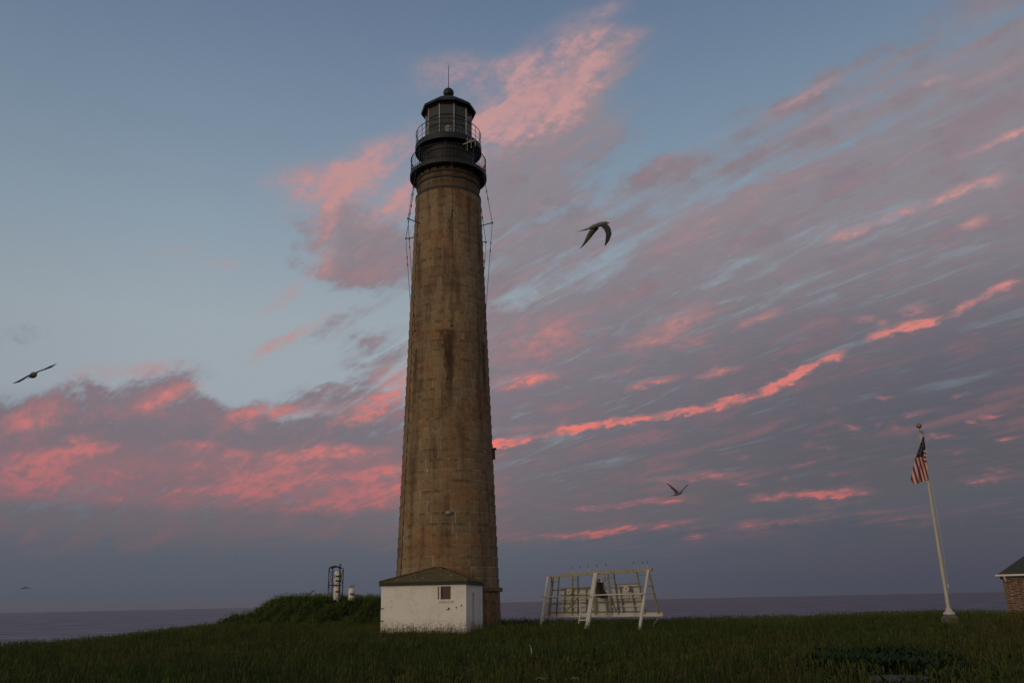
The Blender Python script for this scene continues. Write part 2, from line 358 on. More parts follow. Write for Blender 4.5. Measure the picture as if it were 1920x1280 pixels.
    def mixsh(f, a_, b_):
        n = t.new('ShaderNodeMixShader'); t.put(n.inputs[0], f); t.l.new(a_, n.inputs[1]); t.l.new(b_, n.inputs[2]); return n.outputs[0]
    columns = []
    for c0, c1 in zip(cols, cols[1:]):
        cells = [shade(pick(GE, c0, c1, r0, r1), pick(PE, c0, c1, r0, r1), pick(VE, c0, c1, r0, r1)) for r0, r1 in zip(rows, rows[1:])]
        acc = cells[0]
        for r_, cell in zip(rows[1:], cells[1:]): acc = mixsh(t.math('GREATER_THAN', el, r_), acc, cell)
        columns.append(acc)
    acc = columns[0]
    for c_, col in zip(cols[1:], columns[1:]): acc = mixsh(t.math('GREATER_THAN', az, c_), acc, col)
    far = t.mix(over, base, lin(84, 100, 128)); far = t.mix(back, far, warm)
    bg.inputs[1].default_value = 1.0; t.put(bg.inputs[0], t.mix(1.0, far, twi, 'ADD'))
    infront = t.math('MULTIPLY', t.math('MULTIPLY', t.math('GREATER_THAN', Y, -.15), t.math('GREATER_THAN', Z, -.02)), t.math('LESS_THAN', el, math.radians(60)))
    t.l.new(mixsh(infront, bg.outputs[0], acc), out.inputs[0])
    w.cycles.sampling_method = 'MANUAL'; w.cycles.sample_map_resolution = 256
def BASE_STOPS(E):
    return [(E(0), lin(86,85,93)), (E(1.0), lin(78,87,101)), (E(4.2), lin(79,92,110)), (E(8), lin(122,132,144)), (E(13), lin(153,163,172)), (E(18), lin(152,164,172)),
            (E(23), lin(138,155,169)), (E(29), lin(121,141,160)), (E(35), lin(106,126,150)), (1, lin(95,114,141))]
def GREY_STOPS(E):
    return [(E(0), lin(80,80,90)), (E(2.5), lin(80,87,99)), (E(4.5), lin(100,94,105)), (E(9), lin(110,104,114)), (E(14), lin(121,115,125)), (E(19), lin(131,124,132)), (E(25), lin(134,127,135)), (E(33), lin(136,130,138)), (1, lin(124,123,135))]
def PINK_STOPS(E):
    return [(E(0), lin(112,86,96)), (E(4), lin(136,96,106)), (E(7), lin(156,104,112)), (E(10), lin(182,115,118)), (E(15), lin(192,127,124)), (E(22), lin(187,139,138)), (E(30), lin(182,142,145)), (1, lin(168,142,148))]
def HOT_STOPS(E):
    return [(E(0), lin(120,86,96)), (E(4), lin(178,99,104)), (E(7), lin(206,108,108)), (E(10), lin(234,118,106)), (E(15), lin(222,128,120)), (E(22), lin(204,143,137)), (E(30), lin(196,147,146)), (1, lin(184,147,150))]
WARM_STOPS = [(0, lin(140,112,98)), (.3, lin(146,132,126)), (.7, lin(130,132,142)), (1, lin(98,112,134))]
GLOW = (.62, .45, .32, 1)
build_world()
ld = bpy.data.lights.new('sun', 'SUN'); ld.energy = 0.52; ld.angle = math.radians(14); ld.color = (1, .86, .63)
lo = bpy.data.objects.new('sun', ld); COL.objects.link(lo)
lo.rotation_euler = (-sun_dir).to_track_quat('-Z', 'Y').to_euler(); lo.location = (-20, -20, 30)

# ------------------------------------------------------------------ ground and sea
def build_ground():
    rs = np.concatenate([np.linspace(0.0, 40, 41)[1:], np.linspace(40.7, 92, 74), np.linspace(93, 150, 30)])
    fa = np.concatenate([np.linspace(-.72, .72, 260), np.linspace(.75, 2*PI-.75, 80)])
    n = len(fa); verts = [(0, 0, ground(0, .01))]
    for r_ in rs:
        x = r_*np.sin(fa); y = r_*np.cos(fa); z = ground_np(x, y)
        verts += list(zip(x, y, z))
    faces = [(0, 1+(k+1) % n, 1+k) for k in range(n)]
    for i in range(len(rs)-1):
        for k in range(n):
            a_ = 1+i*n+k; b_ = 1+i*n+(k+1) % n
            faces.append((a_, b_, b_+n, a_+n))
    m, t, b = material('turf_soil'); co = obj_coords(t)
    c = t.ramp(t.noise(co, .5, 5, .6), [(.3, (.012, .02, .005)), (.5, (.018, .022, .007)), (.7, (.024, .02, .009))])
    t.put(b.inputs['Base Color'], c); b.inputs['Roughness'].default_value = .95; b.inputs['Specular IOR Level'].default_value = .1
    mb = MB(); mb.add(verts, faces); o = mb.build('ground', m, smooth=True)
    tag(o, 'grassy island ground under the lighthouse', 'ground', kind='structure')
build_ground()
def build_sea():
    mb = MB(); L = 45000
    mb.add([(-L, -L, -6), (L, -L, -6), (L, L, -6), (-L, L, -6)], [(0, 1, 2, 3)])
    m, t, b = material('sea_water'); co = obj_coords(t)
    n1 = t.noise(t.mapping(co, scale=(.03, .12, 1)), 1, 6, .6); n2 = t.noise(t.mapping(co, scale=(.6, 1.1, 1)), 1, 4, .6)
    c = t.mix(t.mrange(n1, .42, .62, 0, 1), (.022, .02, .024), (.036, .032, .036))
    nrm = t.bump(t.math('ADD', n1, t.math('MULTIPLY', n2, .4)), .9, 2.5)
    df = t.new('ShaderNodeBsdfDiffuse'); t.put(df.inputs[0], c); gl = t.new('ShaderNodeBsdfGlossy'); gl.inputs['Roughness'].default_value = .3; gl.inputs[0].default_value = (.95, .86, .90, 1); t.put(gl.inputs['Normal'], nrm)
    mx = t.new('ShaderNodeMixShader'); t.put(mx.inputs[0], t.mrange(n1, .38, .62, .23, .37)); t.l.new(df.outputs[0], mx.inputs[1]); t.l.new(gl.outputs[0], mx.inputs[2])
    t.l.new(mx.outputs[0], t.n['Material Output'].inputs[0])
    o = mb.build('sea', m); tag(o, 'calm mauve grey sea reaching the horizon', 'sea', kind='structure')
build_sea()

# ------------------------------------------------------------------ lighthouse
TX, TY = -4.14, 52.84
TZ = 0.55
def face_ang(deg):
    """world angle (from +x) of a bearing measured to the right of the side facing the camera"""
    toward = math.atan2(-TY, -TX)
    return toward + math.radians(deg)
def shaft_r(z):  # radius at height z (world)
    return 3.02 - (z-3.5)*0.0345 if z < 28.7 else 2.15
def stone(name, stains=False, dark=1.12):
    m, t, b = material(name)
    uv = t.new('ShaderNodeUVMap').outputs[0]; co = obj_coords(t)
    br = t.new('ShaderNodeTexBrick')
    sr = t.new('ShaderNodeSeparateXYZ'); t.put(sr.inputs[0], uv); wn = t.new('ShaderNodeTexWhiteNoise', noise_dimensions='1D'); t.put(wn.inputs['W'], t.math('FLOOR', sr.outputs[1]))
    ru = t.new('ShaderNodeCombineXYZ'); t.put(ru.inputs[0], t.math('ADD', sr.outputs[0], t.math('MULTIPLY', wn.outputs[0], 2.0))); t.put(ru.inputs[1], sr.outputs[1]); t.put(br.inputs['Vector'], ru.outputs[0])
    br.inputs['Scale'].default_value = 1; br.inputs['Brick Width'].default_value = 2.0; br.inputs['Row Height'].default_value = 1.0
    br.inputs['Mortar Size'].default_value = .036; br.squash = .72; br.squash_frequency = 3; br.inputs['Mortar Smooth'].default_value = .2; br.inputs['Bias'].default_value = -.1
    br.inputs['Color1'].default_value = (.275*dark, .21*dark, .125*dark, 1); br.inputs['Color2'].default_value = (.205*dark, .157*dark, .093*dark, 1); br.inputs['Mortar'].default_value = (.40*dark, .325*dark, .22*dark, 1)
    n1 = t.noise(co, .45, 6, .62); n2 = t.noise(t.mapping(co, scale=(1.6, 1.6, .16)), 1, 5, .62); n3 = t.noise(co, 9, 4, .65)
    n4 = t.noise(t.mapping(co, scale=(.6, .6, 1.6)), 1.3, 5, .65)
    c = t.mix(t.mrange(n1, .42, .64, 0, .7), br.outputs[0], (.26*dark, .135*dark, .058*dark))
    c = t.mix(t.mrange(n2, .46, .68, 0, .8), c, (.095*dark, .062*dark, .038*dark))
    c = t.mix(t.mrange(n4, .5, .7, 0, .4), c, (.33*dark, .26*dark, .155*dark))
    c = t.mix(.55, c, t.ramp(n3, [(.25, (.5, .5, .5)), (.75, (1.35, 1.3, 1.25))]), 'MULTIPLY')
    # grime that has run down from under each course edge
    su = t.new('ShaderNodeSeparateXYZ'); t.put(su.inputs[0], uv)
    fr = t.math('FRACT', su.outputs[1])
    c = t.mix(t.math('MULTIPLY', t.mrange(fr, .5, 1.0, 0, .8), t.mrange(t.noise(t.mapping(uv, scale=(1.2, .45, 1)), 1, 4, .6), .42, .62, 0, 1)), c, (.07*dark, .040*dark, .024*dark))
    if stains:
        nz = t.noise(t.mapping(uv, scale=(3.5, 1.0, 1)), 1, 4, .6)
        for (u0, v0, ru, vl, k) in stains:
            du = t.math('ABSOLUTE', t.math('ADD', t.math('SUBTRACT', su.outputs[0], u0), t.math('MULTIPLY', t.math('SUBTRACT', nz, .5), ru*1.4)))
            fu = t.mrange(du, ru, ru*.15, 0, 1)
            dv = t.math('SUBTRACT', v0, su.outputs[1])
            fv = t.math('MULTIPLY', t.mrange(dv, -.15, .2, 0, 1), t.mrange(dv, vl, vl*.15, 0, 1))
            f = t.math('MULTIPLY', t.math('MULTIPLY', fu, fv), t.math('ADD', .45, t.math('MULTIPLY', nz, 1.0)))
            c = t.mix(t.math('MULTIPLY', f, k, clamp=True), c, (.042, .019, .011))
        # droppings: pale specks that sit on the course edges
        sp = t.math('MULTIPLY', t.mrange(t.noise(t.mapping(uv, scale=(4.2, 1.7, 1), loc=(3.3, 1.2, 0)), 1, 2, .5), .70, .73, 0, 1), t.mrange(fr, .72, .95, 0, .9))
        c = t.mix(sp, c, (.62, .6, .55))
    t.put(b.inputs['Base Color'], c); b.inputs['Roughness'].default_value = .88
    h = t.math('ADD', t.math('MULTIPLY', br.outputs['Fac'], -.8), t.math('MULTIPLY', n3, .7))
    t.put(b.inputs['Normal'], t.bump(h, .5, .03))
    return m
NB = 13
def u_of(deg): return (deg+180)/360*NB*2           # bearing -> brick coordinate
def cyl_uv(o, course=.62):
    me = o.data; uvl = me.uv_layers.new(name='UVMap'); w = Vector(o['_w'])
    ref = face_ang(0)
    for p in me.polygons:
        c = p.center + w - Vector((TX, TY, 0)); ca = math.atan2(c.y, c.x)
        for li in p.loop_indices:
            v = me.vertices[me.loops[li].vertex_index].co + w - Vector((TX, TY, 0))
            an = math.atan2(v.y, v.x)
            d = (an - ca + PI) % (2*PI) - PI
            bear = ((ca-ref+PI) % (2*PI) - PI) + d
            uvl.data[li].uv = (u_of(math.degrees(bear)), v.z/course)
def build_lighthouse():
    L = thing('lighthouse', 'tall brown granite lighthouse tower with black iron lantern room', 'lighthouse', (TX, TY, TZ))
    c = (TX, TY, 0)
    C = .62
    # shaft: one ring pair per course, the lower edge of each stone standing a little proud
    prof = []; z = 0.0
    while z < 27.9:
        z1 = z + C
        prof += [(shaft_r(z)-.012, z), (shaft_r(z)+.0, z+.02), (shaft_r(z1)+.05, z1-.03), (shaft_r(z1)+.012, z1-.001)]
        z = z1
    st = [(u_of(1), 18.0/C, 1.3, 5.5, .9), (u_of(2), 16.6/C, .55, 6.5, .75), (u_of(2), 17.0/C, .6, 13, .6), (u_of(-50), 17.0/C, .5, 11, .75), (u_of(3), 25.6/C, .5, 5, .6), (u_of(-12), 28.3/C, .8, 5, .5), (u_of(18), 28.3/C, .8, 5, .5), (u_of(60), 17.6/C, .6, 9, .7), (u_of(-54), 24.3/C, .4, 6, .7)]
    o = MB().lathe(prof, 120, c).build('tower_shaft', stone('granite_masonry', st), L, True); cyl_uv(o)
    # neck mouldings under the gallery
    nk = MB()
    zt = z
    for z0_, z1_ in ((27.82, 28.02), (28.72, 28.86), (29.16, 29.30)):
        R_ = shaft_r(z0_) if z0_ < 28 else 2.12
        nk.lathe([(R_-.02, z0_-.03), (R_+.055, z0_), (R_+.055, z1_), (R_-.02, z1_+.03)], 96, c)
    o = nk.build('stone_band', weathered('band_stone', (.05, .042, .034), (.022, .017, .013), .6, 1.5, .85), L, True)
    top = 29.55
    o = MB().lathe([(2.11, zt-.03), (2.11, top-.3), (2.16, top-.02)], 96, c).build('neck_course', stone('granite_neck', [(u_of(-20), 29.4/C, .9, 3, .6), (u_of(15), 29.4/C, 1.2, 3, .7), (u_of(45), 29.4/C, .8, 3, .6)], .6), L, True); cyl_uv(o)
    # plinth drum
    pl = MB().lathe([(3.28, TZ-.6), (3.24, 2.35)], 8, c, a0=face_ang(58))
    o = pl.build('base_plinth', stone('granite_plinth', False, .8), L); cyl_uv(o)
    MB().lathe([(3.25, 2.352), (3.42, 2.37), (3.42, 2.58), (3.14, 2.66)], 8, c, a0=face_ang(58)).build('plinth_cap', weathered('cap_stone', (.17, .115, .06), (.07, .045, .03), .6, 1.5, .85), L)
    # lower gallery
    g1 = MB().lathe([(2.15, 29.46), (2.35, 29.48), (2.58, 29.50), (2.63, 29.53), (2.63, 29.80), (2.58, 29.84), (1.8, 29.84)], 96, c)
    for k in range(24):
        a_ = 2*PI*k/24; d = Vector((math.cos(a_), math.sin(a_), 0))
        g1.beam(Vector(c)+d*2.13+Vector((0, 0, 29.36)), Vector(c)+d*2.45+Vector((0, 0, 29.44)), .07, .08)
    lower = g1.build('lower_gallery', IRON, L, True)
    rl = MB(); n = 72
    def ring(R_, zz, k=72): return [(TX+R_*math.cos(2*PI*i/k), TY+R_*math.sin(2*PI*i/k), zz) for i in range(k)]
    rl.tube(ring(2.56, 30.92), .035, 6, closed=True); rl.tube(ring(2.56, 29.98), .018, 5, closed=True)
    for k in range(n):
        a_ = 2*PI*k/n; x, y = TX+2.56*math.cos(a_), TY+2.56*math.sin(a_)
        post = k % 9 == 0
        rl.tube([(x, y, 29.83), (x, y, 31.02 if post else 30.91)], .035 if post else .012, 6)
        if post: rl.lathe([(.012, 0), (.05, .04), (.05, .07), (.01, .11)], 8, (x, y, 31.0))
    rl.build('railing', IRON, lower, True)
    # watch room
    wr = MB().lathe([(1.74, 29.842), (1.74, 31.0), (1.80, 31.03), (1.80, 31.12), (1.74, 31.15), (1.74, 31.36), (1.9, 31.48), (2.0, 31.55)], 64, c)
    for k in range(40):
        a_ = 2*PI*k/40; wr.beam((TX+1.745*math.cos(a_), TY+1.745*math.sin(a_), 29.9), (TX+1.745*math.cos(a_), TY+1.745*math.sin(a_), 30.98), .03, .03, up=(math.cos(a_), math.sin(a_), 0))
    wr.build('watch_room', IRON, L, True)
    # upper gallery deck + railing
    g2 = MB().lathe([(1.99, 31.551), (2.22, 31.53), (2.30, 31.54), (2.30, 31.94), (2.26, 31.98), (1.2, 31.98)], 96, c)
    upper = g2.build('upper_gallery', IRON, L, True)
    rl = MB()
    rl.tube(ring(2.24, 33.0), .026, 6, closed=True); rl.tube(ring(2.24, 32.62), .014, 5, closed=True); rl.tube(ring(2.24, 32.28), .014, 5, closed=True)
    for k in range(20):
        a_ = 2*PI*k/20+.1; x, y = TX+2.24*math.cos(a_), TY+2.24*math.sin(a_); rl.tube([(x, y, 31.97), (x, y, 33.02)], .018, 6)
    rl.build('railing', IRON, upper, True)
    # lantern room: ten glazed sides
    NS = 10; R_ = 1.60; ph = face_ang(0)+PI/NS*.75
    lr = MB().lathe([(1.68, 31.981), (1.68, 32.25), (R_+.03, 32.29)], NS, c, a0=ph)
    lantern = lr.build('lantern_room', IRON, L)
    MB().lathe([(R_+.03, 34.56), (1.72, 34.60), (1.72, 34.74)], NS, c, a0=ph).build('lintel_ring', IRON, lantern)
    gm, t, b = material('lantern_glass')
    b.inputs['Base Color'].default_value = (.40, .47, .50, 1); b.inputs['Roughness'].default_value = .06; b.inputs['Transmission Weight'].default_value = .82; b.inputs['IOR'].default_value = 1.15
    gl = MB()
    pts = [(TX+(R_-.02)*math.cos(2*PI*k/NS+ph), TY+(R_-.02)*math.sin(2*PI*k/NS+ph)) for k in range(NS)]
    for k in range(NS):
        (x0, y0), (x1, y1) = pts[k], pts[(k+1) % NS]
        gl.add([(x0, y0, 32.28), (x1, y1, 32.28), (x1, y1, 34.58), (x0, y0, 34.58)], [(0, 1, 2, 3)])
    gl.build('glazing', gm, lantern)
    MULL = weathered('mullion_paint', (.40, .38, .34), (.25, .2, .15), .5, 4, .5)
    for k in range(NS):
        a_ = 2*PI*k/NS+ph; x, y = TX+R_*math.cos(a_), TY+R_*math.sin(a_)
        MB().beam((x, y, 32.27), (x, y, 34.59), .06, .07, up=(math.cos(a_), math.sin(a_), 0)).build('mullion', MULL, lantern)
    gb = MB(); gb.tube(ring(R_-.02, 33.75, NS*6), .022, 6, closed=True); gb.tube(ring(R_-.02, 33.05, NS*6), .018, 6, closed=True)
    gb.build('glazing_bar', IRON, lantern)
    # blind panels on the landward half
    bl = MB()
    for k in range(24):
        a0 = face_ang(105)+math.radians(150)*k/24; a1 = face_ang(105)+math.radians(150)*(k+1)/24
        bl.add([(TX+1.42*math.cos(a0), TY+1.42*math.sin(a0), 32.3), (TX+1.42*math.cos(a1), TY+1.42*math.sin(a1), 32.3), (TX+1.42*math.cos(a1), TY+1.42*math.sin(a1), 34.57), (TX+1.42*math.cos(a0), TY+1.42*math.sin(a0), 34.57)], [(0, 1, 2, 3)])
    bl.build('blind_panel', weathered('blind_panel', (.06, .075, .08), (.03, .035, .04), .6, 1.5, .5), lantern, True)
    # the light itself: a stack of small lens drums on a pedestal
    le = MB(); le.lathe([(.30, 31.99), (.24, 32.2), (.13, 32.4), (.13, 32.7), (.26, 32.78)], 20, c, 0)
    le.lathe([(.22, 32.781), (.26, 32.9), (.26, 33.1), (.2, 33.2), (.26, 33.3), (.26, 33.5), (.18, 33.62), (.06, 33.72)], 20, c, 1)
    lm, t, b = material('lens_acrylic'); b.inputs['Base Color'].default_value = (.7, .72, .7, 1); b.inputs['Roughness'].default_value = .12
    le.build('beacon_lens', [IRON, lm], lantern, True)
    # roof
    rf = MB().lathe([(1.70, 34.742), (1.90, 34.66), (1.94, 34.72), (1.94, 34.84), (1.72, 35.04), (1.25, 35.42), (.75, 35.72), (.62, 35.86), (.36, 35.92), (.26, 36.0), (.22, 36.08)], NS, c, a0=ph)
    roof = rf.build('lantern_roof', IRON, L)
    s = MB(); s.lathe([(.2, 36.06)]+[(.36*math.sin(PI*k/14)+.02, 36.40-.36*math.cos(PI*k/14)) for k in range(2, 14)]+[(.03, 36.77)], 24, c)
    s.build('finial_ball', IRON, roof, True)
    MB().tube([(TX, TY, 36.7), (TX, TY, 36.98), (TX, TY, 38.7)], [.04, .028, .018], 6).build('lightning_rod', DARKROD, roof)
    # stays: six rods that run from the gallery rim over a strut down to the shaft
    for dg in (5, 65, -55, 125, -115, 185):
        a_ = face_ang(dg); d = Vector((math.cos(a_), math.sin(a_), 0)); cc = Vector(c)
        A_ = cc+d*2.60+Vector((0, 0, 29.55)); B_ = cc+d*3.2+Vector((0, 0, 25.75)); D_ = cc+d*(shaft_r(18.2)+.03)+Vector((0, 0, 18.2))
        s_ = MB(); s_.tube([A_, B_], .02, 6); s_.tube([B_, D_], .017, 6)
        for f_ in (.35, .5): s_.tube([A_.lerp(B_, f_), A_.lerp(B_, f_+.05)], .04, 6)
        for f_ in (.18, .25): s_.tube([B_.lerp(D_, f_), B_.lerp(D_, f_+.02)], .04, 6)
        s_.lathe([(.02, -.06), (.07, -.05), (.07, .05), (.02, .06)], 8, D_)
        so = s_.build('stay_rod', DARKROD, L)
        R0_ = cc+d*(shaft_r(25.65)-.02)+Vector((0, 0, 25.68))
        MB().tube([R0_, B_], .032, 6).lathe([(.02, -.06), (.06, -.04), (.06, .04), (.02, .06)], 8, B_).build('stay_strut', DARKROD, so)
    # lightning cable down the left side
    cab = MB(); pts = []
    for k in range(40):
        zz = 29.3-k*.68; pts.append(Vector(c)+Vector((math.cos(face_ang(-62))*(shaft_r(zz)+.035), math.sin(face_ang(-62))*(shaft_r(zz)+.035), zz)))
    cab.tube(pts, .022, 6); cab.build('lightning_cable', DARKROD, L)
    # small hood on the right and lamp on the face
    a_ = face_ang(84); d = Vector((math.cos(a_), math.sin(a_), 0)); zz = 10.55; p = Vector(c)+d*(shaft_r(zz)+.03)
    hb = MB().box(p+Vector((0, 0, zz)), (.26, .42, .6), a_); hb.box(p+d*.05+Vector((0, 0, zz+.33)), (.34, .5, .06), a_); hb.build('window_hood', DARKROD, L)
    a_ = face_ang(1); d = Vector((math.cos(a_), math.sin(a_), 0)); zz = 6.75; p = Vector(c)+d*(shaft_r(zz)+.1)+Vector((0, 0, zz))
    lp = MB().lathe([(.17, -.10), (.2, -.02), (.2, .06), (.05, .1)], 16, p); lp.box(p-d*.08, (.12, .12, .1), a_)
    lp.build('wall_lamp', weathered('lamp_casing', (.3, .3, .3), (.1, .1, .1), .4, 5, .4), L, True)
    # antenna on the right of the upper gallery
    A_ = at(868, 271, 50.6); B_ = at(890, 263, 50.6)
    an = MB().tube([A_, B_], .03, 6)
    for f_, px, y0, y1 in ((.38, 876, 258, 282), (.68, 883.5, 258, 278), (.96, 891, 262, 275)):
        an.tube([at(px, y0, 50.6), at(px, y1, 50.6)], .011, 5)
    an.tube([at(879.5, 267, 50.6), at(880, 262, 51.2)], .02, 5)
    for p in range(len(an.v)): an.v[p] = (an.v[p][0], an.v[p][1], an.v[p][2]+.1)
    an.build('antenna', weathered('antenna_alloy', (.6, .58, .52), (.4, .36, .3), .3, 6, .4), L)
    L.location.z -= .1
build_lighthouse()

# ------------------------------------------------------------------ white hut against the tower
def build_hut():
    P1 = Vector((-2.60, 45.22, 0)); wd = Vector((math.sin(math.radians(8)), math.cos(math.radians(8)), 0)); rt = Vector((wd.y, -wd.x, 0))
    w = 4.46; dep = 4.7; z0 = .1; z1 = 2.70
    org = P1 - rt*w/2
    H = thing('white_hut', 'small white painted hut with dark shingled hip roof at the foot of the tower', 'hut', (org.x, org.y, .45))
    def W(a_, b_, z): return org + rt*a_ + wd*b_ + Vector((0, 0, z))
    rot = Matrix((rt, wd, Vector((0, 0, 1)))).transposed()
    m, t, b = material('whitewashed_brick'); co = obj_coords(t)
    br = t.new('ShaderNodeTexBrick'); cr = t.new('ShaderNodeCombineXYZ'); s_ = t.new('ShaderNodeSeparateXYZ'); t.put(s_.inputs[0], co)
    t.put(cr.inputs[0], t.math('ADD', s_.outputs[0], s_.outputs[1])); t.put(cr.inputs[1], s_.outputs[2]); t.put(br.inputs['Vector'], cr.outputs[0])
    br.inputs['Scale'].default_value = 1; br.inputs['Brick Width'].default_value = .21; br.inputs['Row Height'].default_value = .075; br.inputs['Mortar Size'].default_value = .008
    n1 = t.noise(co, 1.1, 6, .65); n2 = t.noise(co, 7, 5, .65); n3 = t.noise(t.mapping(co, scale=(4, 4, .5)), 1, 4, .6)
    c = t.mix(t.mrange(n1, .42, .68, 0, .6), (.84, .83, .79), (.68, .63, .55))
    c = t.mix(t.mrange(n3, .55, .75, 0, .3), c, (.5, .44, .37))
    c = t.mix(t.mrange(n2, .63, .70, 0, .75), c, (.36, .24, .17))
    c = t.mix(t.math('MULTIPLY', br.outputs['Fac'], .3), c, (.5, .46, .4))
    # dirt splashed along the foot
    c = t.mix(t.math('MULTIPLY', t.mrange(s_.outputs[2], .75, .1, 0, .6), t.mrange(n2, .4, .6, 0, 1)), c, (.3, .22, .13))
    t.put(b.inputs['Base Color'], c); b.inputs['Roughness'].default_value = .85
    t.put(b.inputs['Normal'], t.bump(t.math('ADD', t.math('MULTIPLY', br.outputs['Fac'], -1.0), n2), .35, .012))
    # wall with a real window opening
    wx0, wx1, wz0, wz1 = .86, 1.47, 1.93, 2.62
    wl = MB(); th = .22
    def blk(x0, x1, a0, a1): wl.box(W((x0+x1)/2, th/2, (a0+a1)/2), (x1-x0, th, a1-a0), rot=rot)
    blk(-w/2, wx0, z0, z1); blk(wx1, w/2, z0, z1); blk(wx0, wx1, z0, wz0); blk(wx0, wx1, wz1, z1)
    wl.box(W(-w/2+th/2, (th+dep)/2, (z0+z1)/2), (th, dep-th, z1-z0), rot=rot)
    wl.box(W(w/2-th/2, (th+dep)/2, (z0+z1)/2), (th, dep-th, z1-z0), rot=rot)
    wl.build('wall', m, H)
    # bricked up window
    wm, t, b = material('brick_infill'); co = obj_coords(t)
    n = t.noise(t.mapping(co, scale=(5, 5, 14)), 1, 4, .7)
    t.put(b.inputs['Base Color'], t.ramp(n, [(.32, (.012, .009, .008)), (.48, (.055, .022, .016)), (.64, (.085, .04, .026)), (.80, (.28, .22, .18))]))
    win = MB().box(W((wx0+wx1)/2, .13, (wz0+wz1)/2+.03), (wx1-wx0, .05, wz1-wz0-.06), rot=rot).build('window', wm, H)
    fr = MB(); e = .05
    for x in (wx0+e/2, wx1-e/2): fr.box(W(x, .05, (wz0+wz1)/2), (e, .08, wz1-wz0), rot=rot)
    fr.box(W((wx0+wx1)/2, .05, wz0+.03), (wx1-wx0-2*e, .08, .06), rot=rot)
    fr.build('frame', WHITEP, win)
    MB().box(W((wx0+wx1)/2, -.02, wz0-.04), (wx1-wx0+.1, .12, .07), rot=rot).build('sill', WHITEP, win)
    MB().box(W((wx0+wx1)/2, .10, wz0+.11), (wx1-wx0-.12, .03, .10), rot=rot).build('grille', BATT, win)
    # roof: hipped at the front, ridge running back into the tower
    ov = .10; rz0 = z1+.20; rz1 = 3.66
    rm, t, b = material('old_shingles'); co = obj_coords(t)
    n1 = t.noise(co, 1.5, 5, .6); n2 = t.noise(t.mapping(co, scale=(9, 9, 22)), 1, 3, .6)
    c = t.mix(t.mrange(n1, .4, .65, 0, .8), (.155, .115, .055), (.095, .085, .04))
    c = t.mix(.5, c, t.ramp(n2, [(.3, (.5, .5, .5)), (.7, (1.4, 1.4, 1.3))]), 'MULTIPLY')
    c = t.mix(t.mrange(t.noise(co, 4.5, 2, .5), .70, .73, 0, .8), c, (.55, .53, .5))
    t.put(b.inputs['Base Color'], c); b.inputs['Roughness'].default_value = .95; b.inputs['Specular IOR Level'].default_value = .08; t.put(b.inputs['Normal'], t.bump(n2, .5, .02))
    x0, x1, y0, y1 = -w/2-ov, w/2+ov, -ov, dep
    r_ = MB(); ridge_f = W(.12, 2.3, rz1); ridge_b = W(.12, dep+.6, rz1)
    vs = [W(x0, y0, rz0), W(x1, y0, rz0), W(x1, y1, rz0), W(x0, y1, rz0), ridge_f, ridge_b]
    r_.add(vs+[v-Vector((0, 0, .03)) for v in vs], [(0, 1, 4), (1, 2, 5, 4), (3, 0, 4, 5), (6, 7, 8, 9)][0:3]+[(9, 8, 7, 6), (2, 3, 5), (0, 6, 7, 1), (1, 7, 8, 2), (3, 9, 6, 0), (2, 8, 9, 3)])
    roof = r_.build('roof', rm, H)
    hip = MB()
    for p in (W(x0, y0, rz0), W(x1, y0, rz0)): hip.tube([p+Vector((0, 0, .01)), ridge_f+Vector((0, 0, .02))], .05, 6)
    hip.tube([ridge_f+Vector((0, 0, .02)), ridge_b+Vector((0, 0, .02))], .05, 6); hip.build('ridge_cap', rm, roof)
    fa = MB(); fm = weathered('fascia_dark', (.02, .022, .02), (.05, .04, .03), .4, 2, .7)
    fa.box(W(0, y0+.05, z1+.085), (w+2*ov, .1, .165), rot=rot); fa.box(W(x1-.05, (y1+y0+.1)/2, z1+.085), (.1, y1-y0-.1, .165), rot=rot); fa.box(W(x0+.05, (y1+y0+.1)/2, z1+.085), (.1, y1-y0-.1, .165), rot=rot)
    fa.build('fascia', fm, roof)
    # side wall: pale pilaster, pipe with a bracket, hooks on the front
    MB().tube([W(w/2+.06, 1.75, .2), W(w/2+.06, 1.75, 2.2), W(w/2+.06, 1.62, 2.28)], .045, 8).build('downpipe', WHITEP, H)
    for (a_, z) in ((-w/2+.07, 1.6), (-w/2+.07, 1.0)): MB().box(W(a_, -.04, z), (.14, .1, .035), rot=rot).build('wall_hook', DARKROD, H)
    MB().box(W(1.33, -.03, 1.53), (.05, .06, .10), rot=rot).box(W(1.26, -.03, 1.49), (.12, .06, .03), rot=rot).build('wall_bracket', DARKROD, H)
    for p in ((1.98, -.03, 1.67), (1.72, -.02, 1.58)): MB().box(W(*p), (.05, .06, .06), rot=rot).build('wall_bolt', DARKROD, H)
    MB().box(W(.78, -.02, 2.3), (.03, .05, .62), rot=rot).build('shutter_hinge', DARKROD, H)
    H.location.z -= .13
build_hut()

